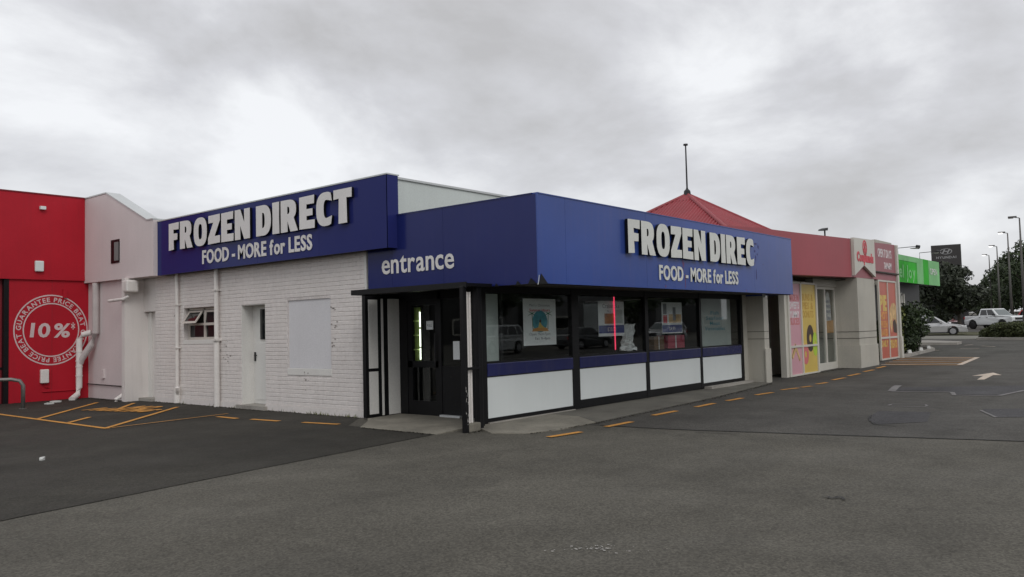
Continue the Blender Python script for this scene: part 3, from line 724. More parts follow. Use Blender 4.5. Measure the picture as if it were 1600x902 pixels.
# fin wall at the end
fin = MB(); fin.box(20.45, 20.75, 8.50, 9.06, 0.0, 2.335); fin.build('end_fin', M_STUCCO, S)
box('fin_base', M_STUCCO, S, 20.425, 20.775, 8.47, 8.50, 0, .92)
for z in (1.36, 1.17): box('fin_joint', M_SOFFIT, S, 20.447, 20.753, 8.497, 9.06, z, z + .012)
box('end_pilaster', M_STUCCO, S, 20.20, 20.449, 8.96, 9.1, .0, 2.335)
box('soffit_lamp', M_PANEL, S, 20.42, 20.5, 8.42, 8.5, 2.25, 2.335)
# --- porch recess
nw = box('porch_side_wall', M_BLACK, S, 9.76, 10.62, 11.63, 11.72, .03, 2.30)
for a, b in ((9.83, 10.04), (10.135, 10.18), (10.30, 10.585)):
    for z0, z1 in (((.09, .87), (.93, 2.2)) if a < 10 else ((.05, 2.22),)): box('white_infill', M_WHITE, nw, a, b, 11.615, 11.632, z0, z1)
dr = MB()
for a, b in ((11.40, 11.63), (10.50, 10.58), (9.92, 10.02), (9.06, 9.12)): dr.box(10.58, 10.64, a, b, .04, 2.335)
dr.box(10.58, 10.64, 9.12, 11.40, 2.18, 2.335)
df = dr.build('door_frame', M_BLACK, S)
ed = MB()
ed.box(10.59, 10.63, 10.58, 11.40, .04, .30); ed.box(10.59, 10.63, 10.58, 11.40, .92, 1.04); ed.box(10.59, 10.63, 10.58, 11.40, 2.08, 2.18); ed.box(10.59, 10.63, 11.28, 11.40, .3, 2.08); ed.box(10.59, 10.63, 10.58, 10.66, .3, 2.08)
edo = ed.build('entrance_door', M_BLACK, S)
box('pane', M_GLASS, edo, 10.605, 10.612, 10.66, 11.28, 1.04, 2.08); box('pane', M_GLASS, edo, 10.605, 10.612, 10.66, 11.28, .30, .92)
MB().tube([(10.55, 10.63, 1.0), (10.55, 10.63, 1.55)], .014, 8).build('handle', M_DARKM, edo)
box('lower_rail', M_BLACK, S, 10.59, 10.63, 9.12, 10.50, .04, .95); box('pane', M_GLASS, S, 10.605, 10.612, 9.12, 10.50, .95, 2.18)
box('notice', M_PAPER, edo, 10.60, 10.604, 10.72, 10.90, 1.62, 1.78); lettering('PULL', (10.599, 10.875, 1.67), h=.05, width=.13, depth=.001, m=M_PGREY, parent=edo, per=False, name='notice_print', **XP)
box('notice', M_PAPER, S, 10.60, 10.604, 10.06, 10.22, 1.07, 1.40); box('notice', M_PAPER, edo, 10.60, 10.604, 10.62, 10.70, 1.26, 1.31)
box('threshold_strip', M_FLASH, S, 10.50, 10.58, 10.0, 10.5, .04, .075)
# --- awning with its posts
aw = box('porch_awning', M_BLACK, S, 9.30, 9.915, 8.66, 11.42, 2.285, 2.335)
box('awning_edge', M_BLACK, aw, 9.28, 9.30, 8.64, 11.44, 2.26, 2.35); box('awning_end', M_BLACK, aw, 9.30, 9.915, 11.42, 11.44, 2.26, 2.345)
g1 = box('porch_post', M_BLACK, S, 9.25, 9.33, 8.68, 8.76, 0, 2.285, bevel=.008)
box('porch_post', M_BLACK, S, 9.62, 9.72, 8.72, 8.80, 0, 2.30, bevel=.008)
box('porch_post', M_BLACK, S, 9.76, 9.895, 8.86, 8.96, 0, 2.30)
box('post_footing', M_CONC, S, 9.335, 9.615, 8.69, 8.83, 0, .135, bevel=.015)
dp = MB(); dp.tube([(9.44, 8.79, .13), (9.44, 8.79, 2.2)], .030, 8); dp.tube([(9.51, 8.79, .13), (9.51, 8.79, 2.2)], .022, 8); dp = dp.build('downpipe', M_PIPE, S)
box('bracket', M_BLACK, dp, 9.31, 9.66, 8.705, 8.745, .97, 1.01)
sc_ = MB()
for i in range(16):
    z = random.uniform(.12, .75); x = random.uniform(9.26, 9.32); l = random.uniform(.01, .05)
    sc_.box(x, x + .004, 8.6785, 8.68, z, z + l)
sc_.build('scrape_marks', M_PIPE, g1)

# --- shop interior seen through the glass
I = thing('shop_interior', 'dim shop interior behind the dark framed windows', 'room', (14, 10.5, 0))
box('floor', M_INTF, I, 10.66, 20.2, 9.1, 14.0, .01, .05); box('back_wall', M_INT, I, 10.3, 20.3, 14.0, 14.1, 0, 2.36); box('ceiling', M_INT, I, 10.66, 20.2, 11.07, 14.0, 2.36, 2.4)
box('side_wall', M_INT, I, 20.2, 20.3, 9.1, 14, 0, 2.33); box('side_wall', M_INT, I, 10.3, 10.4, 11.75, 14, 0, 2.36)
wb = box('display_board', M_FROST, S, 10.14, 10.56, 9.10, 9.13, 1.06, 2.2)
fb = box('frosted_board', M_FROST, S, 17.95, 19.75, 9.10, 9.13, 1.04, 2.22)
for i, (s_, w, z) in enumerate((('Fish', .45, 1.83), ('Seafood', .95, 1.70), ('Meat', .55, 1.57), ('Vegetables', 1.1, 1.44))):
    lettering(s_, (18.85 - w / 2, 9.098, z), h=.085, width=w, depth=.001, m=M_TEAL, parent=fb, per=False, name='board_print', bold=.02, **YP)
# lit glass-door cabinet
cb = thing('drinks_cabinet', 'lit upright drinks cabinet glowing inside the entrance door', 'cabinet', (11.9, 12.5, .05))
box('back_panel', M_CABIN, cb, 11.95, 12.0, 12.36, 12.64, .85, 2.1); box('case_side', M_BLACK, cb, 11.5, 12.0, 12.64, 12.7, .06, 2.15); box('case_side', M_BLACK, cb, 11.86, 12.0, 12.28, 12.36, .06, 2.15); box('case_top', M_BLACK, cb, 11.5, 12.0, 12.36, 12.64, 2.1, 2.15); box('case_base', M_BLACK, cb, 11.86, 12.0, 12.36, 12.64, .06, .85)
for z in (.9, 1.2, 1.5, 1.8): box('shelf', M_CABIN, cb, 11.75, 11.95, 12.45, 12.64, z, z + .02)
for z0, z1 in ((1.00, 1.24), (1.27, 1.64), (1.68, 2.0)): MB().tube([(11.90, 12.41, z0), (11.90, 12.41, z1)], .024, 8).build('light_tube', M_TUBE, cb)
# chest freezers and cartons
for i, x in enumerate((11.9, 14.4)):
    fz = thing('chest_freezer', ['white chest freezer behind the window with the palm tree poster', 'white chest freezer behind the window with the red light tube'][i], 'freezer', (x, 11.2, .05), 'chest freezers inside the shop')
    box('body', M_INTW, fz, x, x + 1.8, 11.2, 11.9, .05, .85, bevel=.03); box('lid', M_DGLASS, fz, x + .03, x + 1.77, 11.22, 11.88, .85, .89); box('lid_rail', M_STEEL, fz, x, x + 1.8, 11.18, 11.2, .8, .88)
def carton(lbl, x, y, z, w, d_, h, m):
    t = thing('carton', lbl, 'carton', (x, y, z), 'cartons stacked in the window')
    box('carton_body', m, t, x, x + w, y, y + d_, z, z + h); box('tape', M_PAPER, t, x + w * .44, x + w * .5, y - .002, y, z, z + h)
for k in range(3): carton(['lowest', 'middle', 'topmost'][k] + ' brown carton stacked behind the third window', 16.0, 9.2, 1.05 + k * .10, .45, .3, .095, M_BOXBR)
for k in range(2): carton(['lower', 'upper'][k] + ' pink carton stacked behind the third window', 16.62, 9.2, 1.06 + k * .15, .8, .3, .145, M_BOXPK)
box('window_shelf', M_INT, I, 12.8, 17.7, 9.1, 9.55, 1.0, 1.05)
# LED tube
TY = 9.030
lt = thing('red_light_tube', 'glowing red vertical light tube hanging in the shop window', 'light', (14.12, 9.06, 1.09))
MB().tube([(14.13, TY, 1.12), (14.13, TY, 2.20)], .0125, 8).build('tube', M_LED, lt); box('end_cap', M_BLACK, lt, 14.115, 14.145, 9.018, 9.043, 1.07, 1.12); box('end_cap', M_BLACK, lt, 14.115, 14.145, 9.018, 9.043, 2.20, 2.215)
# crumpled white plastic
nb = 12; mb = MB(); vs = []
for j in range(nb + 1):
    for i in range(nb + 1):
        u = i / nb; v = j / nb; w = .30 + .10 * abs(v - .5) + (.12 if v < .12 else 0)
        vs.append((14.86 + (u - .5) * w * 1.3 + random.uniform(-.025, .025), 9.17 + .05 * math.sin(u * 19 + v * 5) + random.uniform(-.025, .025), 1.08 + v * .56 + random.uniform(-.015, .015)))
mb.add(vs, [(j * (nb + 1) + i, j * (nb + 1) + i + 1, (j + 1) * (nb + 1) + i + 1, (j + 1) * (nb + 1) + i) for j in range(nb) for i in range(nb)])
bag = mb.build('plastic_bag', M_BAG); tag(bag, 'crumpled white plastic bag standing in the shop window', 'bag')
md = bag.modifiers.new('solid', 'SOLIDIFY'); md.thickness = .004
# --- posters
def poster(lbl, x0, x1, z0, z1, y=9.045):
    t = thing('window_poster', lbl, 'poster', ((x0 + x1) / 2, y, z0), 'posters taped to the shop windows'); box('sheet', M_PAPER, t, x0, x1, y, y + .003, z0, z1); return t
yy = 9.0445
t = poster('white window poster with a teal palm tree island picture', 11.18, 12.14, 1.29, 2.13)
mb = MB(); disc_y(mb, 11.66, yy, 1.72, .22, .20, .0008, 28); mb.build('island_print', M_TEAL, t)
MB().prism([(11.42, yy, 1.54), (11.92, yy, 1.54), (11.86, yy, 1.60), (11.66, yy, 1.62), (11.46, yy, 1.59)], (0, -.0012, 0)).build('sand_print', M_PTXTY, t)
MB().prism([(11.60, yy, 1.60), (11.80, yy, 1.60), (11.70, yy, 1.66), (11.665, yy, 1.72), (11.64, yy, 1.70)], (0, -.0014, 0)).build('path_print', M_YELL, t)
mb = MB(); disc_y(mb, 11.665, yy, 1.725, .03, .03, .0018, 12); mb.build('hut_print', M_BROWN, t)
for sx, cx in ((-1, 11.45), (1, 11.89)):
    mb = MB(); mb.prism([(cx - .012, yy, 1.58), (cx + .012, yy, 1.58), (cx + .02 * sx + .008, yy, 1.86), (cx + .02 * sx - .008, yy, 1.86)], (0, -.0014, 0))
    for a in range(5):
        an = math.radians(-20 + 55 * a); ex, ez = cx + .02 * sx + .15 * math.cos(an), 1.86 + .10 * math.sin(an)
        mb.prism([(cx + .02 * sx, yy, 1.855), (ex, yy, ez - .012), (cx + .02 * sx, yy, 1.875)], (0, -.0014, 0))
    mb.build('palm_print', M_PGREEN, t)
lettering('Merry Christmas', (11.36, yy, 1.99), h=.045, width=.60, depth=.0008, m=M_PGREY, parent=t, per=False, name='poster_print', **YP)
lettering('Summer Hours', (11.36, yy, 1.90), h=.05, width=.60, depth=.0008, m=M_SIGNRED, parent=t, per=False, name='poster_print', bold=.02, **YP)
lettering('Open 9am-5pm', (11.34, yy, 1.47), h=.045, width=.62, depth=.0008, m=M_PGREY, parent=t, per=False, name='poster_print', **YP)
lettering('Sat 9-4pm', (11.5, yy, 1.39), h=.045, width=.45, depth=.0008, m=M_PGREY, parent=t, per=False, name='poster_print', bold=.02, **YP)
t = poster('white window poster with an orange food picture and blue price strip', 13.56, 14.52, 1.40, 2.11)
box('price_strip', M_PBLUE, t, 13.57, 14.51, yy - .001, yy, 1.46, 1.62); box('food_print', M_PORNG, t, 13.78, 14.18, yy - .001, yy, 1.65, 1.86); box('side_print', M_FROST, t, 14.2, 14.46, yy - .001, yy, 1.66, 1.94)
lettering('Crabsticks', (13.72, yy, 1.97), h=.085, width=.62, depth=.0008, m=M_PGREY, parent=t, per=False, name='poster_print', bold=.01, **YP)
lettering('1kg', (13.9, yy, 1.89), h=.04, width=.12, depth=.0008, m=M_PGREY, parent=t, per=False, name='poster_print', **YP)
lettering('$20.00', (13.88, yy - .001, 1.50), h=.08, width=.32, depth=.0008, m=M_PTXTW, parent=t, per=False, name='poster_print', **YP)
t = poster('white window poster with a dessert picture above a blue price strip', 16.10, 17.04, 1.41, 2.11)
box('price_strip', M_PBLUE, t, 16.11, 17.03, yy - .001, yy, 1.43, 1.60); box('food_print', M_BREAD, t, 16.42, 17.0, yy - .001, yy, 1.64, 1.84); box('tower_print', M_PGREY, t, 16.6, 16.74, yy - .002, yy - .001, 1.7, 2.0); box('band_print', M_PGREY, t, 16.16, 16.32, yy - .001, yy, 1.84, 2.08); box('red_print', M_SIGNRED, t, 16.16, 16.34, yy - .001, yy, 1.64, 1.82)
lettering('$4.99', (16.42, yy - .001, 1.475), h=.08, width=.28, depth=.0008, m=M_PTXTW, parent=t, per=False, name='poster_print', **YP)

# ================================================================== PALE ANNEX
A = thing('pale_annex', 'pale pinkish annex with a sloped parapet between the red shop and the blue sign', 'building', (9.8, 21.5, 0))
cp = MB().prism([(9.60, 23.26, 3.13), (9.60, 19.305, 3.10), (9.60, 19.305, 4.47), (9.60, 19.62, 4.48), (9.60, 21.86, 5.43), (9.60, 23.26, 5.44)], (.34, 0, 0)).build('parapet', M_PINKW, A)
for a, b in (((9.585, 19.305, 4.475), (9.585, 19.62, 4.482)), ((9.585, 19.62, 4.482), (9.585, 21.86, 5.436)), ((9.585, 21.86, 5.436), (9.585, 23.26, 5.445))):
    MB().prism([a, b, (b[0], b[1], b[2] + .035), (a[0], a[1], a[2] + .035)], (.37, 0, 0)).build('capping', M_FLASH, cp)
wi = box('small_window', M_BLACK, A, 9.585, 9.62, 21.09, 21.56, 3.55, 4.16)
box('pane', M_INTW, wi, 9.578, 9.586, 21.12, 21.36, 3.61, 4.09)
box('rear_wall', M_PINKW, A, 9.72, 9.95, 20.76, 23.3, 0, 3.14)
box('fin_wall', M_PALE, A, 9.50, 10.16, 20.60, 20.76, 0, 3.12)
box('lintel_wall', M_PALE, A, 9.99, 10.2, 19.93, 20.60, 2.26, 3.12)
dd = box('annex_door', M_PALE, A, 10.14, 10.18, 19.97, 20.60, .08, 2.26); box('door_frame', M_WHITE, dd, 10.10, 10.14, 20.42, 20.60, .08, 2.24)
box('door_handle', M_DARKM, dd, 10.11, 10.14, 20.0, 20.03, 1.0, 1.1)
box('doorstep', M_KERB, A, 9.85, 10.2, 19.94, 20.6, 0, .08)
box('soffit', M_SOFFIT, A, 9.72, 10.2, 19.32, 23.3, 3.125, 3.16)
mb = MB(); mb.tube([(9.62, 22.55, 3.1), (9.62, 22.55, 1.75), (9.60, 22.75, 1.45), (9.42, 22.95, 1.05), (9.40, 22.98, .95)], .085, 12); mb.build('downpipe', M_PIPE2, A)
mb = MB(); mb.tube([(9.62, 22.80, 1.78), (9.45, 22.92, 1.72), (9.38, 22.98, 1.60), (9.38, 22.98, .30), (9.30, 22.90, .12), (9.05, 22.62, .03)], .078, 12); pp = mb.build('downpipe', M_PIPE, A)
for z in (1.25, 1.0, .85, .6): MB().tube([(9.38, 22.98, z), (9.38, 22.98, z + .035)], .088, 12).build('pipe_collar', M_PIPE, pp)
box('vent_hood', M_PIPE, A, 9.42, 9.72, 20.30, 20.58, 2.75, 3.05, bevel=.04)
MB().tube([(9.52, 20.45, 2.76), (9.52, 20.45, 2.64), (9.45, 20.55, 2.58), (9.40, 21.25, 2.56)], .04, 10).build('vent_pipe', M_PIPE, A)
MB().tube([(9.69, 21.0, 3.05), (9.69, 21.0, 1.5), (9.69, 20.95, 1.2)], .012, 6).build('conduit', M_DARKM, A)
MB().tube([(9.69, 20.85, .82), (9.66, 20.85, .78), (9.66, 20.82, .05)], .014, 6).build('tap_pipe', M_DARKM, A)
MB().tube([(9.69, 23.2, .38), (9.69, 20.9, .36)], .014, 6).build('conduit', M_DARKM, A)
MB().tube([(9.68, 20.85, .25), (9.5, 20.85, .12), (9.42, 20.9, .06), (9.42, 20.9, .0)], .05, 10).build('waste_pipe', M_PIPE, A)
box('junction_box', M_PINKW, A, 9.67, 9.72, 22.2, 22.34, .55, .78)

# ================================================================== RED SHOP
Rr = thing('red_shop', 'red painted shop wall with a round white price badge', 'shop', (8.7, 23.3, 0))
uf = box('upper_fascia', M_RED, Rr, 6.1, 9.598, 23.16, 23.5, 3.19, 5.45); box('capping', M_RED2, uf, 6.08, 9.60, 23.14, 23.52, 5.45, 5.48)
lw = box('wall', M_RED, Rr, 7.76, 9.95, 23.22, 23.5, 0, 3.19)
box('body', M_RED2, Rr, 6.1, 9.95, 23.5, 40, 0, 5.2)
rd = box('roller_door', M_RED2, Rr, 6.1, 7.68, 23.34, 23.4, 0, 3.19); box('door_frame', M_BLACK, rd, 7.64, 7.76, 23.215, 23.4, 0, 3.19); box('door_rail', M_BLACK, rd, 6.1, 7.64, 23.32, 23.34, .88, .93)
cx, cz, yy = 8.78, 1.865, 23.22
badge = MB(); disc_y(badge, cx, yy, cz, .92, .935, .004, 56, .888); disc_y(badge, cx, yy, cz, .70, .715, .004, 56, .67); bd = badge.build('badge_rings', M_RINGW, lw)
word = 'PRICE BEAT GUARANTEE PRICE BEAT GUARANTEE '
def _gw(ch): vs = bglyph(ch, .02)[0]; return max(v[0] for v in vs) - min(v[0] for v in vs)
adv = [.38 if ch == ' ' else _gw(ch) + .14 for ch in word]; acc = 0
for ch, w_a in zip(word, adv):
    th = PI / 2 - .05 - 2 * PI * (acc + w_a / 2) / sum(adv); acc += w_a
    if ch == ' ': continue
    up = Vector((math.cos(th), 0, math.sin(th))); rt = Vector((math.sin(th), 0, -math.cos(th)))
    vs, fs = bglyph(ch, .02); wch = (max(v[0] for v in vs) - min(v[0] for v in vs)) * .178
    lettering(ch, Vector((cx, yy, cz)) + up * .742 - rt * wch / 2, rt, up, (0, -1, 0), .118, wch, .004, M_RINGW, lw, bold=.02)
lettering('10%', (cx - .53, yy, cz - .17), Rt=(1, 0, -.03), Up=(.1, 0, 1), Nn=(0, -1, 0), h=.36, width=.98, depth=.004, m=M_RINGW, parent=lw, bold=.028, gap=.15)
lettering('*', (cx + .49, yy, cz - .12), h=.30, width=.10, depth=.004, m=M_RINGW, parent=lw, bold=.01, **YP)
box('alarm_box', M_PANEL, Rr, 8.33, 8.54, 23.08, 23.16, 3.40, 3.68, bevel=.02); box('wall_lamp', M_PANEL, Rr, 8.44, 8.58, 23.06, 23.16, 5.04, 5.13, bevel=.01)
box('meter_box', M_PIPE, Rr, 8.49, 8.69, 23.12, 23.22, .47, .83, bevel=.02)
MB().tube([(8.6, 23.2, .48), (8.62, 23.2, .36), (8.72, 23.2, .34)], .012, 6).build('conduit', M_RED, Rr); MB().tube([(8.55, 23.2, .24), (9.5, 23.2, .24)], .012, 6).build('conduit', M_RED, Rr)
box('wall_joint', M_RED2, lw, 8.785, 8.793, 23.2185, 23.23, 0, 3.19); box('stub_box', M_RED, Rr, 9.05, 9.15, 23.17, 23.22, 2.72, 2.95)
# hoop rail in front of it
hr = thing('hoop_rail', 'bent steel hoop rail standing on the asphalt before the red wall', 'rail', (7.4, 21.1, 0))
MB().tube([(5.9, 21.9, 0), (5.9, 21.9, .55), (5.96, 21.87, .66), (6.1, 21.8, .70), (7.15, 21.22, .70), (7.3, 21.14, .66), (7.36, 21.10, .55), (7.36, 21.10, 0)], .045, 10).build('hoop', M_STEEL, hr, smooth=True)
for x, y in ((5.9, 21.9), (7.36, 21.1)): MB().tube([(x, y, 0), (x, y, .015)], .09, 12).build('base_plate', M_STEEL, hr)
for i, (px_, py_, s_, lb) in enumerate(((65, 720, .045, 'small white scrap of paper alone on the dark asphalt at left'), (88, 629, .16, 'larger flat white scrap at the foot of the red wall'), (78, 632, .13, 'smaller flat white scrap beside a larger one by the red wall'))):
    p = G(px_, py_); mb = MB(); k = 7
    lo = [(p.x + s_ * random.uniform(.6, 1) * math.cos(2 * PI * j / k), p.y + s_ * random.uniform(.5, 1) * math.sin(2 * PI * j / k), .006) for j in range(k)]
    mb.hexa(lo, [(x, y, z + random.uniform(.01, .05)) for x, y, z in lo]); tag(mb.build('litter', M_LITTER), lb, 'litter', 'litter on the asphalt')

# ================================================================== BAKERY
K = thing('bakery_shop', 'cream bakery with maroon fascia, white pennant sign and red pyramid roof', 'shop', (26, 9, gz(26)))
def slab(name, m, parent, xs, y0, y1, zb, zt):      # long box whose lower and upper edges follow given heights
    mb = MB()
    for (xa, ba, ta), (xb, bb, tb) in zip(list(zip(xs, zb, zt)), list(zip(xs, zb, zt))[1:]):
        mb.hexa([(xa, y0, ba), (xb, y0, bb), (xb, y1, bb), (xa, y1, ba)], [(xa, y0, ta), (xb, y0, tb), (xb, y1, tb), (xa, y1, ta)])
    return mb.build(name, m, parent)
fa = slab('fascia', M_MAROON, K, [15.8, 19.5, 21.7, 26.45], 8.10, 8.45, [2.80, 2.84, 2.87, 2.96], [3.76, 3.96, 4.02, 4.18])
fa2 = slab('fascia_end', M_MAROON2, K, [26.455, 29.15], 8.12, 8.45, [2.965, 2.985], [4.19, 4.245]); fa3 = slab('fascia_return', M_MAROON2, K, [29.155, 31.9, 33.4], 8.57, 8.9, [3.04, 3.06, 3.06], [4.32, 4.42, 4.46])
box('end_trim', M_FLASH, K, 15.6, 15.8, 8.1, 8.45, 2.8, 3.78)
pn = MB().prism([(26.62, 8.02, 3.02), (27.6, 8.02, 3.38), (28.82, 8.02, 3.03), (28.82, 8.02, 4.28), (26.62, 8.02, 4.22)], (0, .095, 0)).build('pennant_sign', M_CREAMF, K)
mb = MB(); disc_y(mb, 27.72, 8.02, 3.96, .22, .25, .012, 22, .17); mb.build('emblem_ring', M_SIGNRED, pn)
mb = MB(); disc_y(mb, 27.72, 8.02, 4.03, .09, .09, .012, 14); disc_y(mb, 27.72, 8.02, 3.88, .13, .09, .012, 14); mb.build('emblem', M_SIGNRED, pn)
lettering('Couplands', (26.86, 8.02, 3.50), h=.30, width=1.75, depth=.012, m=M_SIGNRED, parent=pn, bold=.05, gap=.03)if False else lettering('Couplands', (26.86, 8.02, 3.50), h=.30, width=1.75, depth=.012, m=M_SIGNRED, parent=pn, bold=.05, gap=.03, **YP)
lettering('OPEN 7 DAYS', (31.15, 8.57, 3.90), h=.30, width=1.75, depth=.006, m=M_PTXTW, parent=fa3, bold=.02, **YP)
lettering('7AM-6PM', (31.9, 8.57, 3.48), h=.24, width=.95, depth=.006, m=M_PTXTW, parent=fa3, bold=.02, **YP)
# wall, pillars
z0 = .0
box('pillar', M_STUCCO, K, 27.02, 28.9, 8.10, 9.4, z0, 2.965)
box('pillar_base', M_STUCCO, K, 26.99, 28.93, 8.07, 9.4, z0, .80)
for z in (1.23, 1.02): box('pillar_joint', M_SOFFIT, K, 27.012, 28.908, 8.092, 9.4, z, z + .014)
box('header', M_STUCCO, K, 24.9, 27.02, 8.75, 9.0, 2.68, 2.96)
box('soffit', M_SOFFIT, K, 15.8, 29.1, 8.45, 9.4, 2.9, 2.94)
box('return_pier', M_STUCCO, K, 30.0, 30.55, 8.62, 8.9, 0, 3.04)
ip = box('end_pier', M_CREAMF, K, 33.42, 33.62, 8.50, 9.2, 0, 4.45); box('pier_base', M_CREAMF, ip, 33.40, 33.66, 8.47, 9.2, 0, .95)
box('rear_parapet', M_STUCCO, K, 34.3, 36.6, 9.5, 9.7, 3.0, 4.82)
box('body', M_STUCCO, K, 23.0, 33.6, 9.5, 21, 0, 2.9); box('flat_roof', M_SOFFIT, K, 16, 33.6, 8.5, 21, 3.3, 3.35)
# dark side passage and open door
box('passage_wall', M_INT, K, 20.8, 22.35, 10.4, 10.5, 0, 2.9)
box('passage_ceiling', M_INT, K, 20.76, 22.4, 8.5, 10.4, 2.75, 2.8)
# pink and yellow poster screens
sf = MB()
for a, b, c_, d2 in ((22.58, 22.70, 0, 2.74), (23.58, 23.66, 0, 2.74), (24.84, 24.96, 0, 2.74)): sf.box(a, b, 8.66, 8.74, .05, 2.72)
screen = sf.build('poster_screen', M_CREAMF, K)
for a, b in ((22.70, 23.58), (23.66, 24.84)):
    for z0_, z1_ in ((.05, .10), (.86, .92), (2.70, 2.76)): box('screen_rail', M_CREAMF, screen, a, b, 8.665, 8.735, z0_, z1_)
for a, b, m in ((22.70, 23.58, M_PINK), (23.66, 24.84, M_YELL)):
    box('poster_panel', m, screen, a, b, 8.695, 8.71, .92, 2.70); box('poster_panel', m, screen, a, b, 8.695, 8.71, .10, .86)
box('screen_edge', M_CREAMF, screen, 22.40, 22.58, 8.7, 8.86, 0.04, 2.6)
yy = 8.695
for s_, m, z in (('MADE IN', M_PTXTR, 2.20), ('SWEETS', M_PTXTW, 1.98), ('YUMMY', M_PTXTW, 1.72), ('SLICES', M_PTXTR, 1.52)):
    lettering(s_, (22.78, yy, z), h=.19, width=.72, depth=.002, m=m, parent=screen, per=False, name='poster_print', bold=.03, gap=.05, **YP)
for s_, z in (('BUNS &', 2.22), ('PIES &', 1.97), ('DONUTS', 1.72)):
    lettering(s_, (23.78, yy, z), h=.20, width=.88, depth=.002, m=M_PTXTO, parent=screen, per=False, name='poster_print', bold=.03, gap=.05, **YP)
mb = MB(); disc_y(mb, 24.32, yy, 1.10, .30, .40, .003, 26, .09); mb.build('chocolate_ring_print', M_BROWN, screen)
mb = MB(); disc_y(mb, 24.70, yy, .92, .20, .36, .0045, 22, .06); mb.build('lime_ring_print', M_LIME, screen)
mb = MB(); disc_y(mb, 23.90, yy, .64, .24, .30, .0045, 22, .08); mb.build('rose_ring_print', M_ROSE, screen)
for k, (dx, m) in enumerate(((0, M_BREAD), (.03, M_BROWN), (.06, M_BREAD))):
    MB().prism([(22.78 + dx, yy, .62), (23.08 + dx, yy, 1.0 - k * .03), (23.40 + dx, yy, .52), (23.36 + dx, yy, .46), (23.08 + dx, yy, .84 - k * .03), (22.82 + dx, yy, .54)], (0, -.003 - .001 * k, 0)).build('cake_slice_print', m, screen)
# sliding windows
wf = MB()
for a, b in ((25.02, 25.12), (26.0, 26.1), (26.92, 27.0)): wf.box(a, b, 8.80, 8.88, .05, 2.68)
wf.box(25.12, 26.0, 8.80, 8.88, .05, .29); wf.box(26.1, 26.92, 8.80, 8.88, .05, .29); wf.box(25.12, 26.0, 8.80, 8.88, 2.60, 2.68); wf.box(26.1, 26.92, 8.80, 8.88, 2.6, 2.68)
swn = wf.build('sliding_window', M_CREAMF, K)
box('pane', M_GLASS2, swn, 25.12, 26.0, 8.835, 8.845, .29, 2.6); box('pane', M_GLASS2, swn, 26.1, 26.92, 8.835, 8.845, .29, 2.6)
yb = 8.85
box('amber_film', M_PTXTY, swn, 26.1, 26.92, yb + .01, yb + .014, 1.22, 1.62)
MB().prism([(26.2, yb, 1.6), (26.72, yb, 1.62), (26.6, yb, 2.48), (26.42, yb, 2.55), (26.2, yb, 2.3)], (0, .004, 0)).build('white_decal', M_PTXTW, swn)
for s_, z in (('HOT', 2.18), ('PIES', 2.02), ('BREAD', 1.86), ('&', 1.74), ('CAKES', 1.64)): lettering(s_, (26.22, yb - .018, z), h=.09, width=.42 if len(s_) > 1 else .1, depth=.002, m=M_PGREY, parent=swn, per=False, name='decal_print', bold=.03, **YP)
box('counter', M_INTW, K, 25.1, 27.0, 9.2, 9.3, .1, 1.1); box('wall_inside', M_BREAD, K, 25.0, 27.0, 9.4, 9.49, .1, 2.7)
# orange poster panels
of = MB()
for a, b in ((30.95, 31.05), (32.08, 32.15), (33.2, 33.3)): of.box(a, b, 8.54, 8.60, .13, 3.04)
osn = of.build('orange_screen', M_CREAMF, K)
for a, b in ((31.05, 32.08), (32.15, 33.2)):
    for z0_, z1_ in ((.13, .19), (.90, .97), (2.99, 3.05)): box('screen_rail', M_CREAMF, osn, a, b, 8.545, 8.595, z0_, z1_)
    box('poster_panel', M_ORNG, osn, a, b, 8.57, 8.58, .19, .90); box('poster_panel', M_ORNG, osn, a, b, 8.57, 8.58, .97, 2.99)
yo = 8.57
for s_, z, h, m in (('PIE', 1.95, .55, M_YELL), ('HOT', 1.62, .27, M_PTXTY), ('FRESH', 1.32, .24, M_PTXTY), ('BAKED', 1.02, .24, M_PTXTY)):
    lettering(s_, (31.12, yo, z), h=h, width=.86, depth=.003, m=m, parent=osn, per=False, name='poster_print', bold=.05, gap=.04, **YP)
lettering('DAILY', (31.12, yo, .62), h=.22, width=.86, depth=.003, m=M_YELL, parent=osn, per=False, name='poster_print', bold=.05, gap=.04, **YP); lettering('TREATS', (32.22, yo, .55), h=.28, width=.9, depth=.003, m=M_YELL, parent=osn, per=False, name='poster_print', bold=.05, gap=.04, **YP)
MB().prism([(32.5, yo, 1.08), (32.3, yo, 1.5), (32.35, yo, 1.95), (32.65, yo, 2.2), (33.0, yo, 2.22), (33.18, yo, 2.1), (33.18, yo, 1.4), (32.75, yo, 1.65)], (0, -.003, 0)).build('bread_print', M_BREAD, osn)
MB().prism([(32.75, yo, 1.12), (32.7, yo, 1.5), (33.0, yo, 1.62), (33.18, yo, 1.4), (33.18, yo, 1.08)], (0, -.004, 0)).build('filling_print', M_BROWN, osn)
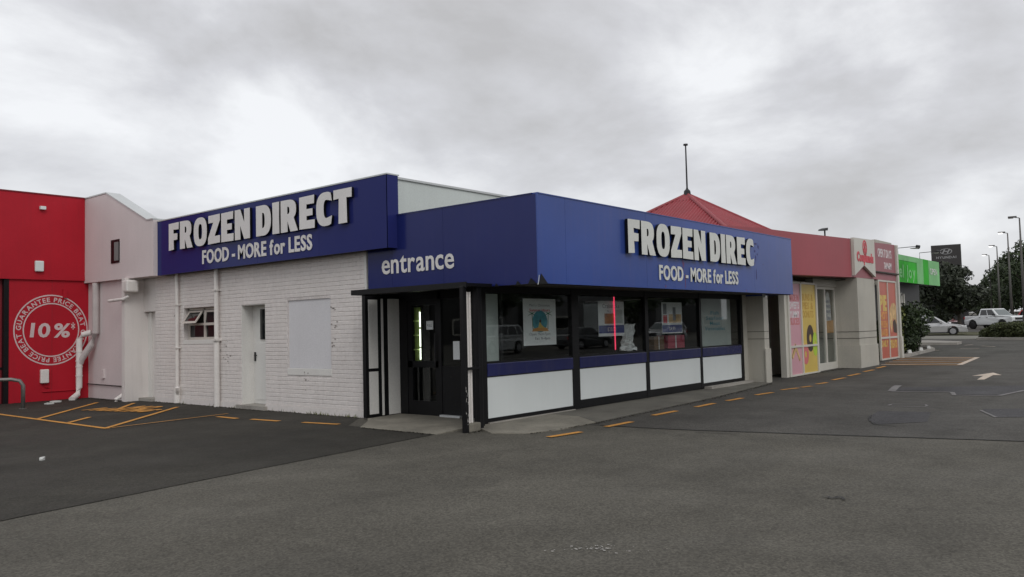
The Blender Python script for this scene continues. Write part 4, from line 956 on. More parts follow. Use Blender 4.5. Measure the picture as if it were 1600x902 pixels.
# pyramid roof of corrugated iron
ap = Vector((29.05, 15.0, 6.71)); hs = 5.2; k_ = .63; zb = ap.z - hs * k_
rf = MB(); PIT = .15
def roof_face(dirx, diry):
    # ribs run down the slope; built across the eave direction
    ex, ey = -diry, dirx
    n = int(2 * hs / PIT); prof = []
    for i in range(n * 4 + 1):
        s_ = -hs + 2 * hs * i / (n * 4); a = (i % 4); lift = (0, .05, .05, 0)[a] if True else 0
        prof.append((s_, lift))
    vs = []; fs = []
    for s_, l in prof:
        tt = abs(s_)                       # hip line: distance out equals |s|
        vs.append((ap.x + dirx * tt + ex * s_, ap.y + diry * tt + ey * s_, ap.z - k_ * tt + l))
        vs.append((ap.x + dirx * hs + ex * s_, ap.y + diry * hs + ey * s_, zb + l))
    for i in range(len(prof) - 1): fs.append((2 * i, 2 * i + 1, 2 * i + 3, 2 * i + 2))
    rf.add(vs, fs)
for dx, dy in ((-1, 0), (0, -1), (1, 0), (0, 1)): roof_face(dx, dy)
roof = rf.build('pyramid_roof', M_ROOF, K)
for sx, sy in ((-1, -1), (-1, 1), (1, -1), (1, 1)):
    MB().tube([ap + Vector((0, 0, .03)), ap + Vector((sx * hs, sy * hs, -k_ * hs + .03))], .07, 8).build('hip_cap', M_ROOF, roof)
MB().hexa([(ap.x + sx * .45, ap.y + sy * .45, ap.z - .26) for sx, sy in ((-1, -1), (1, -1), (1, 1), (-1, 1))], [(ap.x + sx * .05, ap.y + sy * .05, ap.z + .06) for sx, sy in ((-1, -1), (1, -1), (1, 1), (-1, 1))]).build('roof_cap', M_ROOF, roof)
MB().tube([ap + Vector((0, 0, -.05)), ap + Vector((0, 0, .16)), ap + Vector((0, 0, .24)), ap + Vector((0, 0, .30)), ap + Vector((0, 0, 2.0))], [.16, .13, .05, .035, .028], 8).build('mast', M_DARKM, roof)
MB().tube([ap + Vector((0, 0, 1.98)), ap + Vector((0, 0, 2.04))], .09, 10).build('mast_head', M_DARKM, roof)
box('roof_walls', M_STUCCO, K, ap.x - 4.9, ap.x + 4.9, ap.y - 4.9, ap.y + 4.9, 2.5, zb - .02)
# little floodlight above the fascia
fl = thing('parapet_floodlight', 'small dark floodlight on a post above the maroon fascia', 'light', (26.0, 8.7, 3.35))
MB().tube([(26.0, 8.7, 3.35), (26.0, 8.7, 4.46)], .025, 8).build('post', M_DARKM, fl); MB().hexa([(25.62, 8.66, 4.42), (26.0, 8.6, 4.45), (26.0, 8.78, 4.45), (25.62, 8.78, 4.42)], [(25.68, 8.66, 4.47), (26.02, 8.6, 4.54), (26.02, 8.78, 4.54), (25.68, 8.78, 4.47)]).build('lamp_head', M_DARKM, fl)

# ================================================================== GREEN SHOP
Q = thing('green_sign_shop', 'dark shop under a bright green glossy sign band', 'shop', (45, 11, gz(45)))
body = box('body', M_DKBLD, Q, 36, 49.0, 11.4, 24, 0, 4.3)
gsn = box('sign_band', M_BLACK, Q, 35, 49.75, 10.52, 11.0, 3.40, 4.68)
for i, (a, b) in enumerate(zip([35, 38.5, 42.4, 44.9, 46.2, 47.3, 49.75], [38.5, 42.4, 44.9, 46.2, 47.3, 49.75])):
    box('sign_panel', M_GREENP if i in (3, 5) else M_GREEN, gsn, a + .01, b - .01, 10.50, 10.52, 3.38, 4.70)
lettering('eel Joy', (40.9, 10.495, 3.62), h=.62, width=3.6, depth=.01, m=M_GREENP, parent=gsn, bold=.02, **YP)
lettering('OPEN', (47.55, 10.495, 3.95), h=.32, width=1.6, depth=.01, m=M_PTXTW, parent=gsn, **YP)
wf = MB()
for a, b in ((41.2, 41.35), (42.9, 43.0), (44.7, 44.9)): wf.box(a, b, 11.25, 11.39, .9, 2.9)
wf.box(41.2, 44.9, 11.25, 11.39, 2.82, 2.95); sw = wf.build('window', M_CREAMF, Q)
for a, b in ((41.35, 42.9), (43.0, 44.7)): box('pane', M_GLASS, sw, a, b, 11.32, 11.33, .9, 2.82)
box('corner_post', M_CREAMF, Q, 45.0, 45.15, 11.2, 11.38, .2, 2.9)
for i, x in enumerate((41.9, 46.0)):
    t = thing('sign_floodlight', ['floodlight on a bent arm above the left half of the green sign', 'floodlight on a bent arm above the right half of the green sign'][i], 'light', (x, 10.6, 4.7), 'floodlights over the green sign')
    ex, ey = x + .25, 9.80
    MB().tube([(x, 10.6, 4.6), (x, 10.6, 5.02), (ex, ey, 5.06)], .018, 6).build('arm', M_DARKM, t); MB().tube([(ex, ey + .05, 5.06), (ex, ey - .12, 5.02)], .075, 8).build('lamp_body', M_DARKM, t)
    MB().hexa([(ex - .1, ey - .05, 4.93), (ex + .15, ey - .05, 4.93), (ex + .15, ey + .30, 4.97), (ex - .1, ey + .30, 4.97)], [(ex - .1, ey - .10, 5.0), (ex + .15, ey - .10, 5.0), (ex + .15, ey + .30, 4.985), (ex - .1, ey + .30, 4.985)]).build('lamp_shade', M_STEEL, t)
box('sign_sheen_strip', M_GREENP, gsn, 38.5, 45.0, 10.485, 10.4995, 4.44, 4.70)  # pale strip paints the sheen along the top of the sign

# ================================================================== FAR BUILDINGS AND PYLON
def at_depth(px_, dpt, z=None):        # horizontal point on the sight line of image column px_ at a view depth
    d = _M.to_3x3() @ Vector(((px_ - 800) / FPX, -.03, -1)); return Vector((d.x * dpt, d.y * dpt, gz(d.x * dpt)))
c = at_depth(1483, 92)
PY = thing('dealer_pylon', 'tall black car dealer pylon sign with silver oval emblem above the dark tree', 'sign', (c.x, c.y, c.z))
vd = Vector((-.985, -.17, 0)); rtv = Vector((.17, -.985, 0)).normalized()
def obox(name, m, parent, cen, hw, hd, z0, z1):
    nv = Vector((rtv.y, -rtv.x, 0))
    bt = [cen + rtv * a + nv * b for a, b in ((-hw, -hd), (hw, -hd), (hw, hd), (-hw, hd))]
    return MB().hexa([(q.x, q.y, z0) for q in bt], [(q.x, q.y, z1) for q in bt]).build(name, m, parent)
slabp = obox('panel', M_PYLON, PY, c, 1.5, .25, c.z, 9.9)
nf = Vector((rtv.y, -rtv.x, 0)); nf = nf if nf.dot(Vector((c.x, c.y, 0))) < 0 else -nf
fo = c + nf * .26
lettering('HYUNDAI', (fo - rtv * 1.0 + Vector((0, 0, 8.35 - c.z)))[:], rtv, (0, 0, 1), nf, .26, 2.0, .02, M_CHROME, slabp, bold=.015, gap=.14)
mb = MB(); n = 30
for k in range(n):
    a0, a1 = 2 * PI * k / n, 2 * PI * (k + 1) / n
    q = []
    for a, r in ((a0, 1), (a1, 1), (a1, .88), (a0, .84)): q.append(fo + rtv * (.62 * r * math.cos(a)) + Vector((0, 0, 9.15 - c.z + .33 * r * math.sin(a))))
    mb.prism(q, nf * .03)
def hb(pts): mb.prism([fo + rtv * x + Vector((0, 0, 9.15 - c.z + z)) for x, z in pts], nf * .03)
hb([(-.40, -.20), (-.28, -.22), (-.05, .22), (-.20, .23)]); hb([(.06, -.23), (.20, -.22), (.42, .20), (.28, .22)]); hb([(-.22, -.02), (.20, -.06), (.24, .04), (-.18, .07)])
mb.build('oval_emblem', M_CHROME, slabp)
lettering('USED CARS', (fo - rtv * .1 + Vector((0, 0, 7.25 - c.z)))[:], rtv, (0, 0, 1), nf, .16, .8, .02, M_CHROME, slabp)
c = at_depth(1452, 92)
DB = thing('dealer_showroom', 'dark grey car showroom with white lettering behind the trees', 'building', (c.x, c.y, c.z))
obox('wall', M_DKBLD, DB, c, 3.9, 3, 0, 4.6)
cc = c + nf * 3.01
rfh = obox('roof_edge', M_GRBLD, DB, c, 4.0, 3.1, 4.6, 4.8)
lettering('CSON', (cc - rtv * 1.45 + Vector((0, 0, 3.05 - cc.z)))[:], rtv, (0, 0, 1), nf, .42, 1.5, .03, M_PTXTW, DB, bold=.03)
lettering('MG', (cc - rtv * 1.4 + Vector((0, 0, 2.6 - cc.z)))[:], rtv, (0, 0, 1), nf, .25, .6, .03, M_PTXTW, DB, bold=.02)

# ================================================================== VEHICLES
def car(name, label, cat, loc, head, spec, paint, group=None, dark_wheels=False):
    t = thing(name, label, cat, loc, group, rz=math.atan2(head[1], head[0]), local=True)
    L2, W = spec['len'] / 2, spec['w'] / 2; r = spec['r']; wx = spec['wx']; zb = spec['zb']; belt = spec['belt']
    def hw(x, z): return W * (1 - .13 * (abs(x) / L2) ** 5) * (1 - .05 * max(0, (belt - .25 - z)) / belt) - (.03 if z > belt - .05 else 0)
    top = spec['top']                     # front to rear upper outline of the lower body
    pts = list(top)
    bot = [(-L2 + .04, zb + .12), (-L2 + .12, zb)]
    for x in (wx[1], wx[0]):
        ra = r * 1.16
        bot.append((x - ra, zb))
        for k in range(1, 8): a = PI - PI * k / 8; bot.append((x + ra * math.cos(a), r + ra * math.sin(a) * .98 if r + ra * math.sin(a) > zb else zb))
        bot.append((x + ra, zb))
    bot += [(L2 - .1, zb), (L2 - .02, zb + .12)]
    prof = pts + bot
    n = len(prof); mb = MB()
    vs = [(x, -hw(x, z), z) for x, z in prof] + [(x, hw(x, z), z) for x, z in prof]
    mb.add(vs, [tuple(range(n)), tuple(range(2 * n - 1, n - 1, -1))] + [(i, (i + 1) % n, n + (i + 1) % n, n + i) for i in range(n)])
    b = mb.build('body', paint, t)
    md = b.modifiers.new('bevel', 'BEVEL'); md.width = .05; md.segments = 2; md.limit_method = 'ANGLE'; md.angle_limit = math.radians(50)
    fb, ft, rt_, rb = spec['cab']; ht = spec['h']; wb_, wt = W - .05, W - .22
    cab = MB().hexa([(fb, -wb_, belt - .03), (fb, wb_, belt - .03), (rb, wb_, belt - .03), (rb, -wb_, belt - .03)], [(ft, -wt, ht), (ft, wt, ht), (rt_, wt, ht), (rt_, -wt, ht)]).build('cabin', paint, t)
    md = cab.modifiers.new('bevel', 'BEVEL'); md.width = .07; md.segments = 3
    def lp(u, v, s_):                     # a point on the cabin side, u front to rear, v up
        xb = fb + (rb - fb) * u; xt = ft + (rt_ - ft) * u
        return (xb + (xt - xb) * v, s_ * (wb_ + (wt - wb_) * v + .006), belt - .03 + (ht - belt + .03) * v)
    for s_ in (-1, 1):
        for u0, u1 in spec['side_glass']:
            q = [lp(u0, .14, s_), lp(u1, .14, s_), lp(u1, .86, s_), lp(u0, .86, s_)]; MB().prism(q, (0, s_ * .008, 0)).build('side_window', M_DGLASS, t)
    for xb, xt, nm, sg in ((fb, ft, 'windscreen', 1), (rb, rt_, 'rear_window', -1)):
        q = []
        for v, yk in ((.10, -.88), (.10, .88), (.88, .86), (.88, -.86)):
            q.append((xb + (xt - xb) * v + sg * .006, yk * (wb_ + (wt - wb_) * v), belt - .03 + (ht - belt + .03) * v))
        MB().prism(q, (sg * .01, 0, .004)).build(nm, M_DGLASS if nm != 'windscreen' else M_FROSTG, t)
    for x in wx:
        for s_ in (-1, 1):
            y = s_ * (W - .10); w_ = MB().tube([(x, y - .10, r), (x, y - .07, r), (x, y + .07, r), (x, y + .10, r)], [r * .93, r, r, r * .93], 24).build('wheel', M_TYRE, t)
            MB().tube([(x, y + s_ * .095, r), (x, y + s_ * .115, r)], [r * .66, r * .60], 16).build('rim', M_DARKM if dark_wheels else M_RIM, w_)
            for k in range(5):
                a = 2 * PI * k / 5; MB().box(x - .035, x + .035, y + s_ * .112, y + s_ * .122, r - r * .55, r).build('spoke', M_DARKM if dark_wheels else M_RIM, w_) if k == 0 else None
    hl = spec['hl']
    for s_ in (-1, 1):
        MB().hexa([(L2 - .02, s_ * (W * .50), hl), (L2 - .10, s_ * (W * .90), hl), (L2 - .30, s_ * (W * .93), hl + .02), (L2 - .25, s_ * (W * .5), hl)], [(L2 - .05, s_ * (W * .50), hl + .15), (L2 - .13, s_ * (W * .90), hl + .15), (L2 - .36, s_ * (W * .935), hl + .14), (L2 - .25, s_ * (W * .5), hl + .15)]).build('headlight', M_LAMPG, t)
        MB().box(-L2 - .01, -L2 + .12, s_ * W * .62, s_ * W * .885, belt - .28, belt - .06).build('tail_light', M_TAIL, t)
        MB().box(fb - .50, fb - .34, s_ * (W - .02), s_ * (W + .18), belt + .02, belt + .16).build('mirror', paint if not dark_wheels else M_DARKM, t)
        for u in spec['handles']: MB().box(u - .08, u + .08, s_ * (W - .02), s_ * (W + .012), belt - .16, belt - .12).build('door_handle', M_DARKM, t)
    MB().box(L2 - .06, L2 + .012, -W * .5, W * .5, hl - .08, hl + .12).build('grille', M_DARKM, t)
    MB().box(L2 - .12, L2 + .03, -W * .80, W * .80, zb + .02, hl - .16).build('front_bumper', M_DARKM if dark_wheels else paint, t)
    MB().box(-L2 - .03, -L2 + .1, -W * .84, W * .84, zb + .06, zb + .28).build('rear_bumper', M_DARKM if dark_wheels else paint, t)
    MB().box(wx[1] + r * 1.1, wx[0] - r * 1.1, -W * .88, W * .88, zb - .06, zb + .02).build('underbody', M_DARKM, t)
    return t
M_FROSTG = mat('windscreen_glass', (0.10, 0.12, 0.12), 0.05, spec=0.7, var=0.05, fine=0)
SED = dict(len=4.6, w=1.74, r=.31, wx=(1.38, -1.28), zb=.22, belt=.90, top=[(2.29, .52), (2.22, .70), (1.9, .76), (.98, .90), (-1.5, .93), (-2.2, .96), (-2.29, .62)], cab=(1.05, .25, -.95, -1.7), h=1.40, side_glass=((.10, .48), (.52, .90)), hl=.56, handles=(-.15, -1.05))
HAT = dict(len=4.3, w=1.76, r=.32, wx=(1.32, -1.26), zb=.22, belt=.98, top=[(2.14, .52), (2.06, .76), (1.75, .84), (1.0, .98), (-1.6, 1.02), (-2.1, 1.0), (-2.14, .6)], cab=(1.1, .35, -1.75, -2.08), h=1.56, side_glass=((.08, .40), (.43, .72), (.76, .93)), hl=.62, handles=(-.15, -1.0))
SUV = dict(len=4.6, w=1.84, r=.36, wx=(1.38, -1.36), zb=.26, belt=1.06, top=[(2.29, .56), (2.24, .86), (1.95, .95), (1.0, 1.06), (-1.8, 1.08), (-2.25, 1.06), (-2.29, .66)], cab=(1.1, .4, -1.8, -2.2), h=1.70, side_glass=((.08, .40), (.43, .72), (.76, .93)), hl=.70, handles=(-.15, -1.0))
UTE = dict(len=5.4, w=1.92, r=.42, wx=(1.66, -1.62), zb=.40, belt=1.24, top=[(2.69, .72), (2.66, 1.08), (2.45, 1.20), (1.25, 1.29), (-.95, 1.26), (-2.6, 1.26), (-2.69, .8)], cab=(1.30, .50, -.80, -1.0), h=1.92, side_glass=((.10, .48), (.53, .90)), hl=.92, handles=(.05, -.75))
p = G(1457, 524.5); car('silver_sedan', 'silver sedan half hidden by shrubs at the road edge', 'car', (p.x, p.y + .0, gz(p.x)), (.17, -.985), SED, M_SILV)
p = at_depth(1553, 77); ute = car('white_pickup', 'white raised double cab pickup truck parked behind the clipped hedge', 'pickup truck', (p.x, p.y, gz(p.x)), (-.55, -.835), UTE, M_WCAR, dark_wheels=True)
MB().hexa([(-2.55, -.78, 1.25), (-1.0, -.78, 1.25), (-1.0, .78, 1.25), (-2.55, .78, 1.25)], [(-2.5, -.74, 1.33), (-1.05, -.74, 1.33), (-1.05, .74, 1.33), (-2.5, .74, 1.33)]).build('tray_cover', M_DARKM, ute)
for s_ in (-1, 1): MB().tube([(-1.0, s_ * .70, 1.80), (-1.25, s_ * .72, 1.72), (-1.95, s_ * .76, 1.30)], .05, 8).build('sports_bar', M_DARKM, ute)
p = at_depth(1466, 80); car('dark_red_hatchback', 'dark red hatchback parked behind the silver sedan', 'car', (p.x, p.y, gz(p.x)), (-.6, -.8), HAT, M_RCAR)
p = at_depth(1446, 76); car('white_hatchback', 'white hatchback parked behind the silver sedan beside the shrubs', 'car', (p.x, p.y, gz(p.x)), (-.5, -.86), HAT, M_WCAR)
p = at_depth(1603, 84); car('red_wagon', 'red car at the right edge behind the white pickup', 'car', (p.x, p.y - 1.5, gz(p.x)), (-.3, -.95), SUV, mat('paint_bright_red', (.38, .02, .02), .25, coat=.6))
# cars across the lot, seen only as reflections in the shop windows
for i, (x, y, sp, pt, hd, lb) in enumerate(((35.5, -13.0, SUV, M_WCAR, (-1, .12), 'white car across the lot mirrored in the first window'), (44, -12.6, SED, M_GCAR, (1, .05), 'grey car across the lot mirrored in the middle windows'), (56, -13.2, HAT, M_SILV, (-1, .0), 'silver car across the lot mirrored in the third window'))):
    car('parked_car', lb, 'car', (x, y, gz(x)), hd, sp, pt, 'cars across the lot behind the viewer')

# ================================================================== STREET LAMPS
for i, (bx, tx, ty, dp_) in enumerate(((1601, 1585, 340, 70), (1581, 1571, 364, 84), (1563, 1552, 385, 99), (1550, 1541, 399, 114))):
    b = at_depth(bx, dp_)
    d = _M.to_3x3() @ Vector(((tx - 800) / FPX, (451 - ty) / FPX, -1)); ztop = CAM_H + d.z * dp_
    t = thing('street_lamp', ['nearest and tallest of the street lamps, at the right edge', 'second street lamp from the right edge', 'third street lamp from the right edge', 'farthest and lowest of the street lamps'][i], 'street lamp', (b.x, b.y, b.z), 'street lamps along the road')
    MB().tube([(b.x, b.y, b.z), (b.x, b.y, b.z + .5 * ztop), (b.x, b.y, ztop)], [.15, .10, .055], 10).build('pole', M_POLE, t, smooth=True)
    MB().tube([(b.x, b.y, b.z), (b.x, b.y, b.z + 1.2)], [.20, .18], 10).build('pole_base', M_POLE, t)
    MB().tube([(b.x, b.y, ztop), (b.x - rtv.x * .5, b.y - rtv.y * .5, ztop + .10)], .035, 6).build('arm', M_POLE, t)
    q0 = b - rtv * .2; q1 = b - rtv * .85
    mb = MB(); nv = Vector((rtv.y, -rtv.x, 0)) * .16
    head_ = [(q0 - nv), (q1 - nv), (q1 + nv), (q0 + nv)]
    mb.hexa([(q.x, q.y, ztop + .06) for q in head_], [(q.x, q.y, ztop + .18) for q in head_]); mb.build('lamp_head', M_POLE, t)
    q0 = b - rtv * .45; q1 = b - rtv * .83; head_ = [(q0 - nv * .9), (q1 - nv * .9), (q1 + nv * .9), (q0 + nv * .9)]
    MB().hexa([(q.x, q.y, ztop - .0) for q in head_], [(q.x, q.y, ztop + .058) for q in head_]).build('lens', M_LAMPON if i else M_STEEL, t)

# ================================================================== VEGETATION
def leaves(mb, cen, rad, n, size, rng, flat=.9):
    for _ in range(n):
        while True:
            d = Vector((rng.uniform(-1, 1), rng.uniform(-1, 1), rng.uniform(-1, 1)))
            if .05 < d.length < 1: break
        d = d.normalized() * (d.length ** .45)
        p = cen + Vector((d.x * rad[0], d.y * rad[1], d.z * rad[2]))
        s_ = size * rng.uniform(.6, 1.4)
        a = Vector((rng.gauss(0, 1), rng.gauss(0, 1), rng.gauss(0, 1))).normalized(); nrm = (d + a * .8).normalized()
        u = nrm.cross(Vector((rng.gauss(0, 1), rng.gauss(0, 1), rng.gauss(0, 1)))).normalized(); v = nrm.cross(u)
        mb.add([p - u * s_, p - v * s_ * .45, p + u * s_, p + v * s_ * .45], [(0, 1, 2, 3)])
def tree(name, label, base, h, cr, crz, trunk_h, nl, per, size, m, seed, group=None, lean=(0, 0), zsq=.9):
    rng = random.Random(seed); base = Vector(base)
    t = thing(name, label, 'tree', base, group)
    cen = base + Vector((lean[0], lean[1], h - crz))
    tr = MB(); fork = base + Vector((0, 0, trunk_h)); r0 = max(.10, h * .030)
    tr.tube([base - Vector((0, 0, .1)), base + Vector((0, 0, .3)), fork], [r0 * 1.5, r0, r0 * .75], 10)
    crown = MB(); lob = []
    for i in range(nl):
        a = rng.uniform(0, 2 * PI); zf = rng.uniform(-1, 1); rr = math.sqrt(max(0, 1 - zf * zf)) * rng.uniform(.45, .92)
        c = cen + Vector((cr * rr * math.cos(a), cr * rr * math.sin(a), crz * zf * .78)); lob.append(c)
    for i, c in enumerate(lob):
        s_ = rng.uniform(.24, .42); leaves(crown, c, (cr * s_, cr * s_, crz * s_ * zsq), per, size, rng)
        if i % 3 == 0:
            mid = fork.lerp(c, .55) + Vector((rng.uniform(-.2, .2), rng.uniform(-.2, .2), .2)); tr.tube([fork, mid, c], [r0 * .5, r0 * .3, r0 * .1], 6)
    tr.build('trunk', M_BARK, t, smooth=True); crown.build('crown', m, t); return t
p = G(1500, 520.5)
tree('dense_tree', 'dense dark evergreen tree in front of the black pylon', (p.x, p.y, gz(p.x)), 5.55, 2.6, 2.05, 1.5, 46, 180, .17, M_LEAF_D, 3, lean=(-.1, .7))
p2_ = G(1464, 520); tree('dense_tree', 'lower dark tree behind the silver sedan, left of the pylon tree', (p2_.x + 3, p2_.y + .3, gz(p2_.x)), 3.9, 1.7, 1.6, .9, 22, 150, .17, M_LEAF_D, 5)
for i, (px_, dpt, h, cr, lb) in enumerate(((1540, 128, 5.2, 2.4, 'smallest far tree, left of the street lamps'), (1560, 130, 7.6, 3.2, 'far tree behind the two farthest street lamps'), (1582, 120, 9.0, 3.6, 'far tree behind the second street lamp'), (1604, 112, 10.6, 4.2, 'tall far tree behind the nearest street lamp at right edge'), (1628, 108, 12, 5.0, 'tallest far tree past the right edge'))):
    b = at_depth(px_, dpt); tree('roadside_tree', lb, b, h, cr, h * .42, h * .2, 34, 130, .26, M_LEAF_M, 20 + i, 'trees along the far road')
# shrubs beside the bakery
def shrub(name, lb, c, r, h, n, m, seed, group=None):
    rng = random.Random(seed); c = Vector(c); t = thing(name, lb, 'shrub', c, group); st = MB(); fo_ = MB()
    for i in range(7):
        a = rng.uniform(0, 2 * PI); q = c + Vector((r * .6 * math.cos(a), r * .6 * math.sin(a), h * rng.uniform(.5, .9))); st.tube([c, c.lerp(q, .5) + Vector((0, 0, .1)), q], [.03, .02, .01], 5)
    for i in range(16):
        a = rng.uniform(0, 2 * PI); rr = r * rng.uniform(.1, .75); z = h * rng.uniform(.12, .88); leaves(fo_, c + Vector((rr * math.cos(a), rr * math.sin(a), z)), (r * .45, r * .45, h * .2), n // 10, .075, rng)
    st.build('stems', M_BARK, t); fo_.build('foliage', m, t)
shrub('leafy_shrub', 'tall yellow green shrub right beside the orange poster screen', (34.6, 9.15, .1), .62, 2.5, 1500, M_LEAF_Y, 1, 'shrubs in the bed beside the bakery')
shrub('leafy_shrub', 'dark shrub next to the yellow green one beside the bakery', (36.2, 9.35, .12), .95, 2.15, 2400, M_LEAF_S, 2, 'shrubs in the bed beside the bakery')
shrub('leafy_shrub', 'middle dark shrub in the bed under the green sign', (38.0, 9.5, .13), 1.05, 1.95, 2400, M_LEAF_S, 3, 'shrubs in the bed beside the bakery')
shrub('leafy_shrub', 'dark shrub at the far end of the bed by the silver car', (39.9, 9.8, .15), 1.0, 1.85, 2400, M_LEAF_S, 4, 'shrubs in the bed beside the bakery')
bed = [(33.7, 8.75), (34.8, 8.60), (40.0, 8.9), (41.6, 9.4), (42.2, 10.3), (41.5, 11.2), (33.7, 11.2)]
struct(sheet('planting_bed', bed, mat('bed_soil', (.05, .04, .03), .95, var=.3), .01, thick=.06))
for a, b in zip(bed[:5], bed[1:5]):
    a_, b_2 = Vector(a), Vector(b); t_ = (b_2 - a_).normalized(); n_ = Vector((t_.y, -t_.x)) * .12
    struct(sheet('bed_kerb', [a_, a_ + n_, b_2 + n_, b_2], M_KERB, .0, thick=.12))
for i, (x, y) in enumerate(((35.2, 8.66), (37.6, 8.80), (39.6, 8.95))):
    mb = MB(); k = 8; z = gz(x) + .12
    lo = [(x + .22 * random.uniform(.8, 1) * math.cos(2 * PI * j / k), y + .10 * math.sin(2 * PI * j / k), z) for j in range(k)]
    mb.hexa(lo, [(x + (q[0] - x) * .7, y + (q[1] - y) * .7, z + .12) for q in lo]); tag(mb.build('white_stone', M_LITTER), ['white stone on the bed kerb nearest the orange screen', 'white stone midway along the bed kerb', 'white stone at the far end of the bed kerb'][i], 'stone', 'white stones on the planting bed kerb')
# pale kerbed crossing, verge, clipped hedge island
struct(sheet('pale_island', GP([(1432, 540), (1496, 539), (1503, 537.5), (1450, 535.5), (1430, 536)]), M_KERB, .0, thick=.13))
struct(sheet('grass_verge', GP([(1430, 524.5), (1535, 524.5), (1536, 520), (1430, 520)]), M_GRASS, .01, thick=.05))
struct(sheet('road_strip', GP([(1380, 530), (1535, 530), (1535, 525), (1380, 525)]), mat('pale_verge_path', (.17, .165, .14), .9, var=.15), .012))
h0 = G(1536, 531); h1 = G(1640, 531)
H = thing('clipped_hedge', 'low clipped hedge on a kerbed island before the white pickup', 'hedge', (h0.x, h0.y, gz(h0.x)))
hm = MB(); rng = random.Random(9)
for i in range(34):
    f = i / 33; c = h0.lerp(h1, f) + Vector((1.0, .1, 0)); c.z = gz(c.x)
    hh = 1.0 * (1 - .55 * max(0, 1 - f * 3.2) ** 2)
    for k in range(3): leaves(hm, c + Vector((rng.uniform(-.6, .9), 0, hh * (.30 + .24 * k))), (.55, .35, .26 * hh), 130, .07, rng)
hm.build('foliage', M_LEAF_H, H)
core = MB(); c0_ = h0 + Vector((1, -.2, 0)); c1_ = h1 + Vector((1, 0, 0)); core.hexa([(c0_.x - .5, c0_.y, .2), (c1_.x - .5, c1_.y, .2), (c1_.x + .9, c1_.y, .2), (c0_.x + .9, c0_.y, .2)], [(c0_.x - .3, c0_.y - .3, .55), (c1_.x - .3, c1_.y, 1.05), (c1_.x + .7, c1_.y, 1.05), (c0_.x + .7, c0_.y - .3, .55)]).build('inner_branches', M_BARK, H)
struct(sheet('hedge_island', [(h0.x - .3, h0.y + .3), (h1.x - .3, h1.y), (h1.x + 2.5, h1.y), (h0.x + 2.5, h0.y + .3)], M_KERB, 0, thick=.13))

# ================================================================== ACROSS THE LOT (unseen, added for reflections in glass and gloss)
W1 = thing('added_warehouse', 'long grey block added across the lot to darken the shop window reflections', 'building', (50, -34, 0))  # added out of view, tall and dim so the windows reflect dark
box('wall', M_GRBLD, W1, 0, 110, -46, -34, 0, 7.5); box('roof', M_SOFFIT, W1, -.5, 110.5, -46.5, -33.6, 7.5, 7.9)
for i in range(9):
    x = 6 + i * 11.5; box('roller_door', M_DKBLD if i % 3 else M_PANEL, W1, x, x + 4.5, -34, -33.93, .05, 4.2); wn_ = box('window', M_CREAMF, W1, x + 6, x + 9, -34, -33.93, 1.4, 2.8); box('pane', M_DGLASS, wn_, x + 6.15, x + 8.85, -33.93, -33.9, 1.55, 2.65)
for i in range(7):  # trees added out of view to keep the window reflections dark
    x = 10 + i * 13 + random.uniform(-2, 2); tree('added_lot_tree', ['first', 'second', 'third', 'fourth', 'fifth', 'sixth', 'seventh'][i] + ' added tree along the unseen opposite side of the lot', (x, -27 + random.uniform(-2, 2), gz(x)), random.uniform(6, 8), 2.6, 2.4, 1.8, 20, 60, .28, M_LEAF_M, 60 + i, 'added trees across the lot behind the viewer')
W2 = thing('added_street_building', 'dark two storey building added behind the viewer for the entrance door to mirror', 'building', (-45, 15, 0))  # added out of view to give the entrance door something to reflect
box('wall', M_GRBLD, W2, -60, -45, -20, 22, 0, 7); box('roof', M_SOFFIT, W2, -60.5, -44.6, -20.5, 22.5, 7, 7.4)
for i in range(6): wn_ = box('window', M_CREAMF, W2, -45, -44.94, -17 + i * 6.4, -13.5 + i * 6.4, 1.0, 3.0); box('pane', M_DGLASS, wn_, -44.94, -44.9, -16.8 + i * 6.4, -13.7 + i * 6.4, 1.15, 2.85)

W3 = thing('added_rear_block', 'dark block added far beyond the red shop to darken the entrance door reflection', 'building', (-20, 62, 0))  # added out of view so the entrance door reflects no bright sky
box('wall', M_DKBLD, W3, -60, 4, 62, 74, 0, 6.5); box('roof', M_SOFFIT, W3, -60.5, 4.5, 61.6, 74.4, 6.5, 6.8)
for i in range(7): wn_ = box('window', M_CREAMF, W3, -55 + i * 8, -51 + i * 8, 61.94, 62, 1.0, 2.8); box('pane', M_DGLASS, wn_, -54.8 + i * 8, -51.2 + i * 8, 61.9, 61.94, 1.15, 2.65)
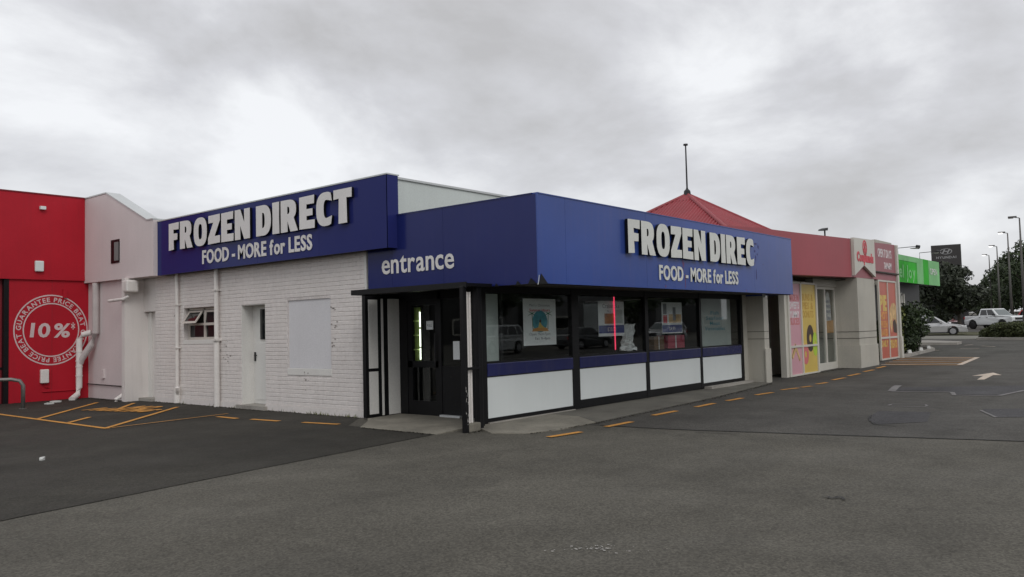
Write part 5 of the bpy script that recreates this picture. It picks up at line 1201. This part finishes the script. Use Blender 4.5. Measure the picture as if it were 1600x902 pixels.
# flaked paint on the brick wall, where plugs and brackets have come away
rngc = random.Random(4)
M_CHIP = mat('flaked_paint', (.32, .29, .27), .9, var=.3, scale=9)
for cy_, cz_, n_, sp_ in ((15.75 + .95, 1.35, 9, .22), (16.55, 1.05, 8, .20), (12.78, 2.1, 5, .08), (12.72, 1.72, 5, .12), (12.80, 1.40, 6, .10), (13.75, .62, 8, .16), (13.85, .84, 5, .22), (18.95, 2.1, 3, .06)):
    for i in range(n_):
        y = cy_ + rngc.gauss(0, sp_ * .5); z = cz_ + rngc.gauss(0, sp_ * .4); w = rngc.uniform(.008, .028); k = 6
        if 15.05 < y < 16.1 or (12.9 < y < 14.3 and z > .9): continue
        xf = 9.9475 if z > .91 or not 12.87 < y < 14.34 or z < .75 else 9.9435
        lo = [(xf, y + w * rngc.uniform(.5, 1.3) * math.cos(2 * PI * j / k), z + w * rngc.uniform(.4, 1) * math.sin(2 * PI * j / k)) for j in range(k)]
        MB().hexa(lo, [(xf - .0012, q[1], q[2]) for q in lo]).build('flaked_patch', M_CHIP, wall)

# ---- grit and leaf litter gathered along the wall feet and apron edges
rngd = random.Random(12); db = MB()
edges = [((9.90, 11.9), (9.90, 15.0), .05), ((9.82, 15.0), (9.82, 16.2), .05), ((9.90, 16.2), (9.90, 19.9), .06), ((9.5, 20.7), (9.68, 23.1), .09), ((7.8, 23.1), (9.4, 23.1), .07), ((9.62, 7.74), (11.4, 7.60), .04), ((11.4, 7.62), (15.8, 7.88), .05), ((15.8, 7.88), (20.3, 8.30), .06), ((8.86, 9.0), (8.88, 10.8), .03), ((9.2, 8.62), (9.75, 8.66), .05), ((22.5, 8.6), (26.9, 8.55), .05)]
for a, b, sp in edges:
    a, b = Vector(a), Vector(b); n = int((b - a).length * 70)
    for i in range(n):
        p = a.lerp(b, rngd.random()); q = Vector((p.x - abs(rngd.gauss(0, sp)), p.y - abs(rngd.gauss(0, sp)))); z = gz(q.x) + .010; r = rngd.uniform(.006, .022); an = rngd.uniform(0, 2 * PI)
        if q.x > 8.9 and q.y > 8.9 and q.y < 11.4 and q.x < 10.6: continue
        u = Vector((math.cos(an), math.sin(an))) * r; v = Vector((-u.y, u.x)) * rngd.uniform(.3, .8)
        db.add([(q.x - u.x, q.y - u.y, z), (q.x + v.x, q.y + v.y, z + rngd.uniform(0, .012)), (q.x + u.x, q.y + u.y, z), (q.x - v.x, q.y - v.y, z + rngd.uniform(0, .012))], [(0, 1, 2), (0, 2, 3)])
dbo = db.build('leaf_litter', mat('leaf_litter', (.040, .036, .026), .95, var=.3, island=.7)); dbo['kind'] = 'stuff'; dbo['label'] = 'grit and dead leaves gathered along the wall feet'; dbo['category'] = 'leaf litter'
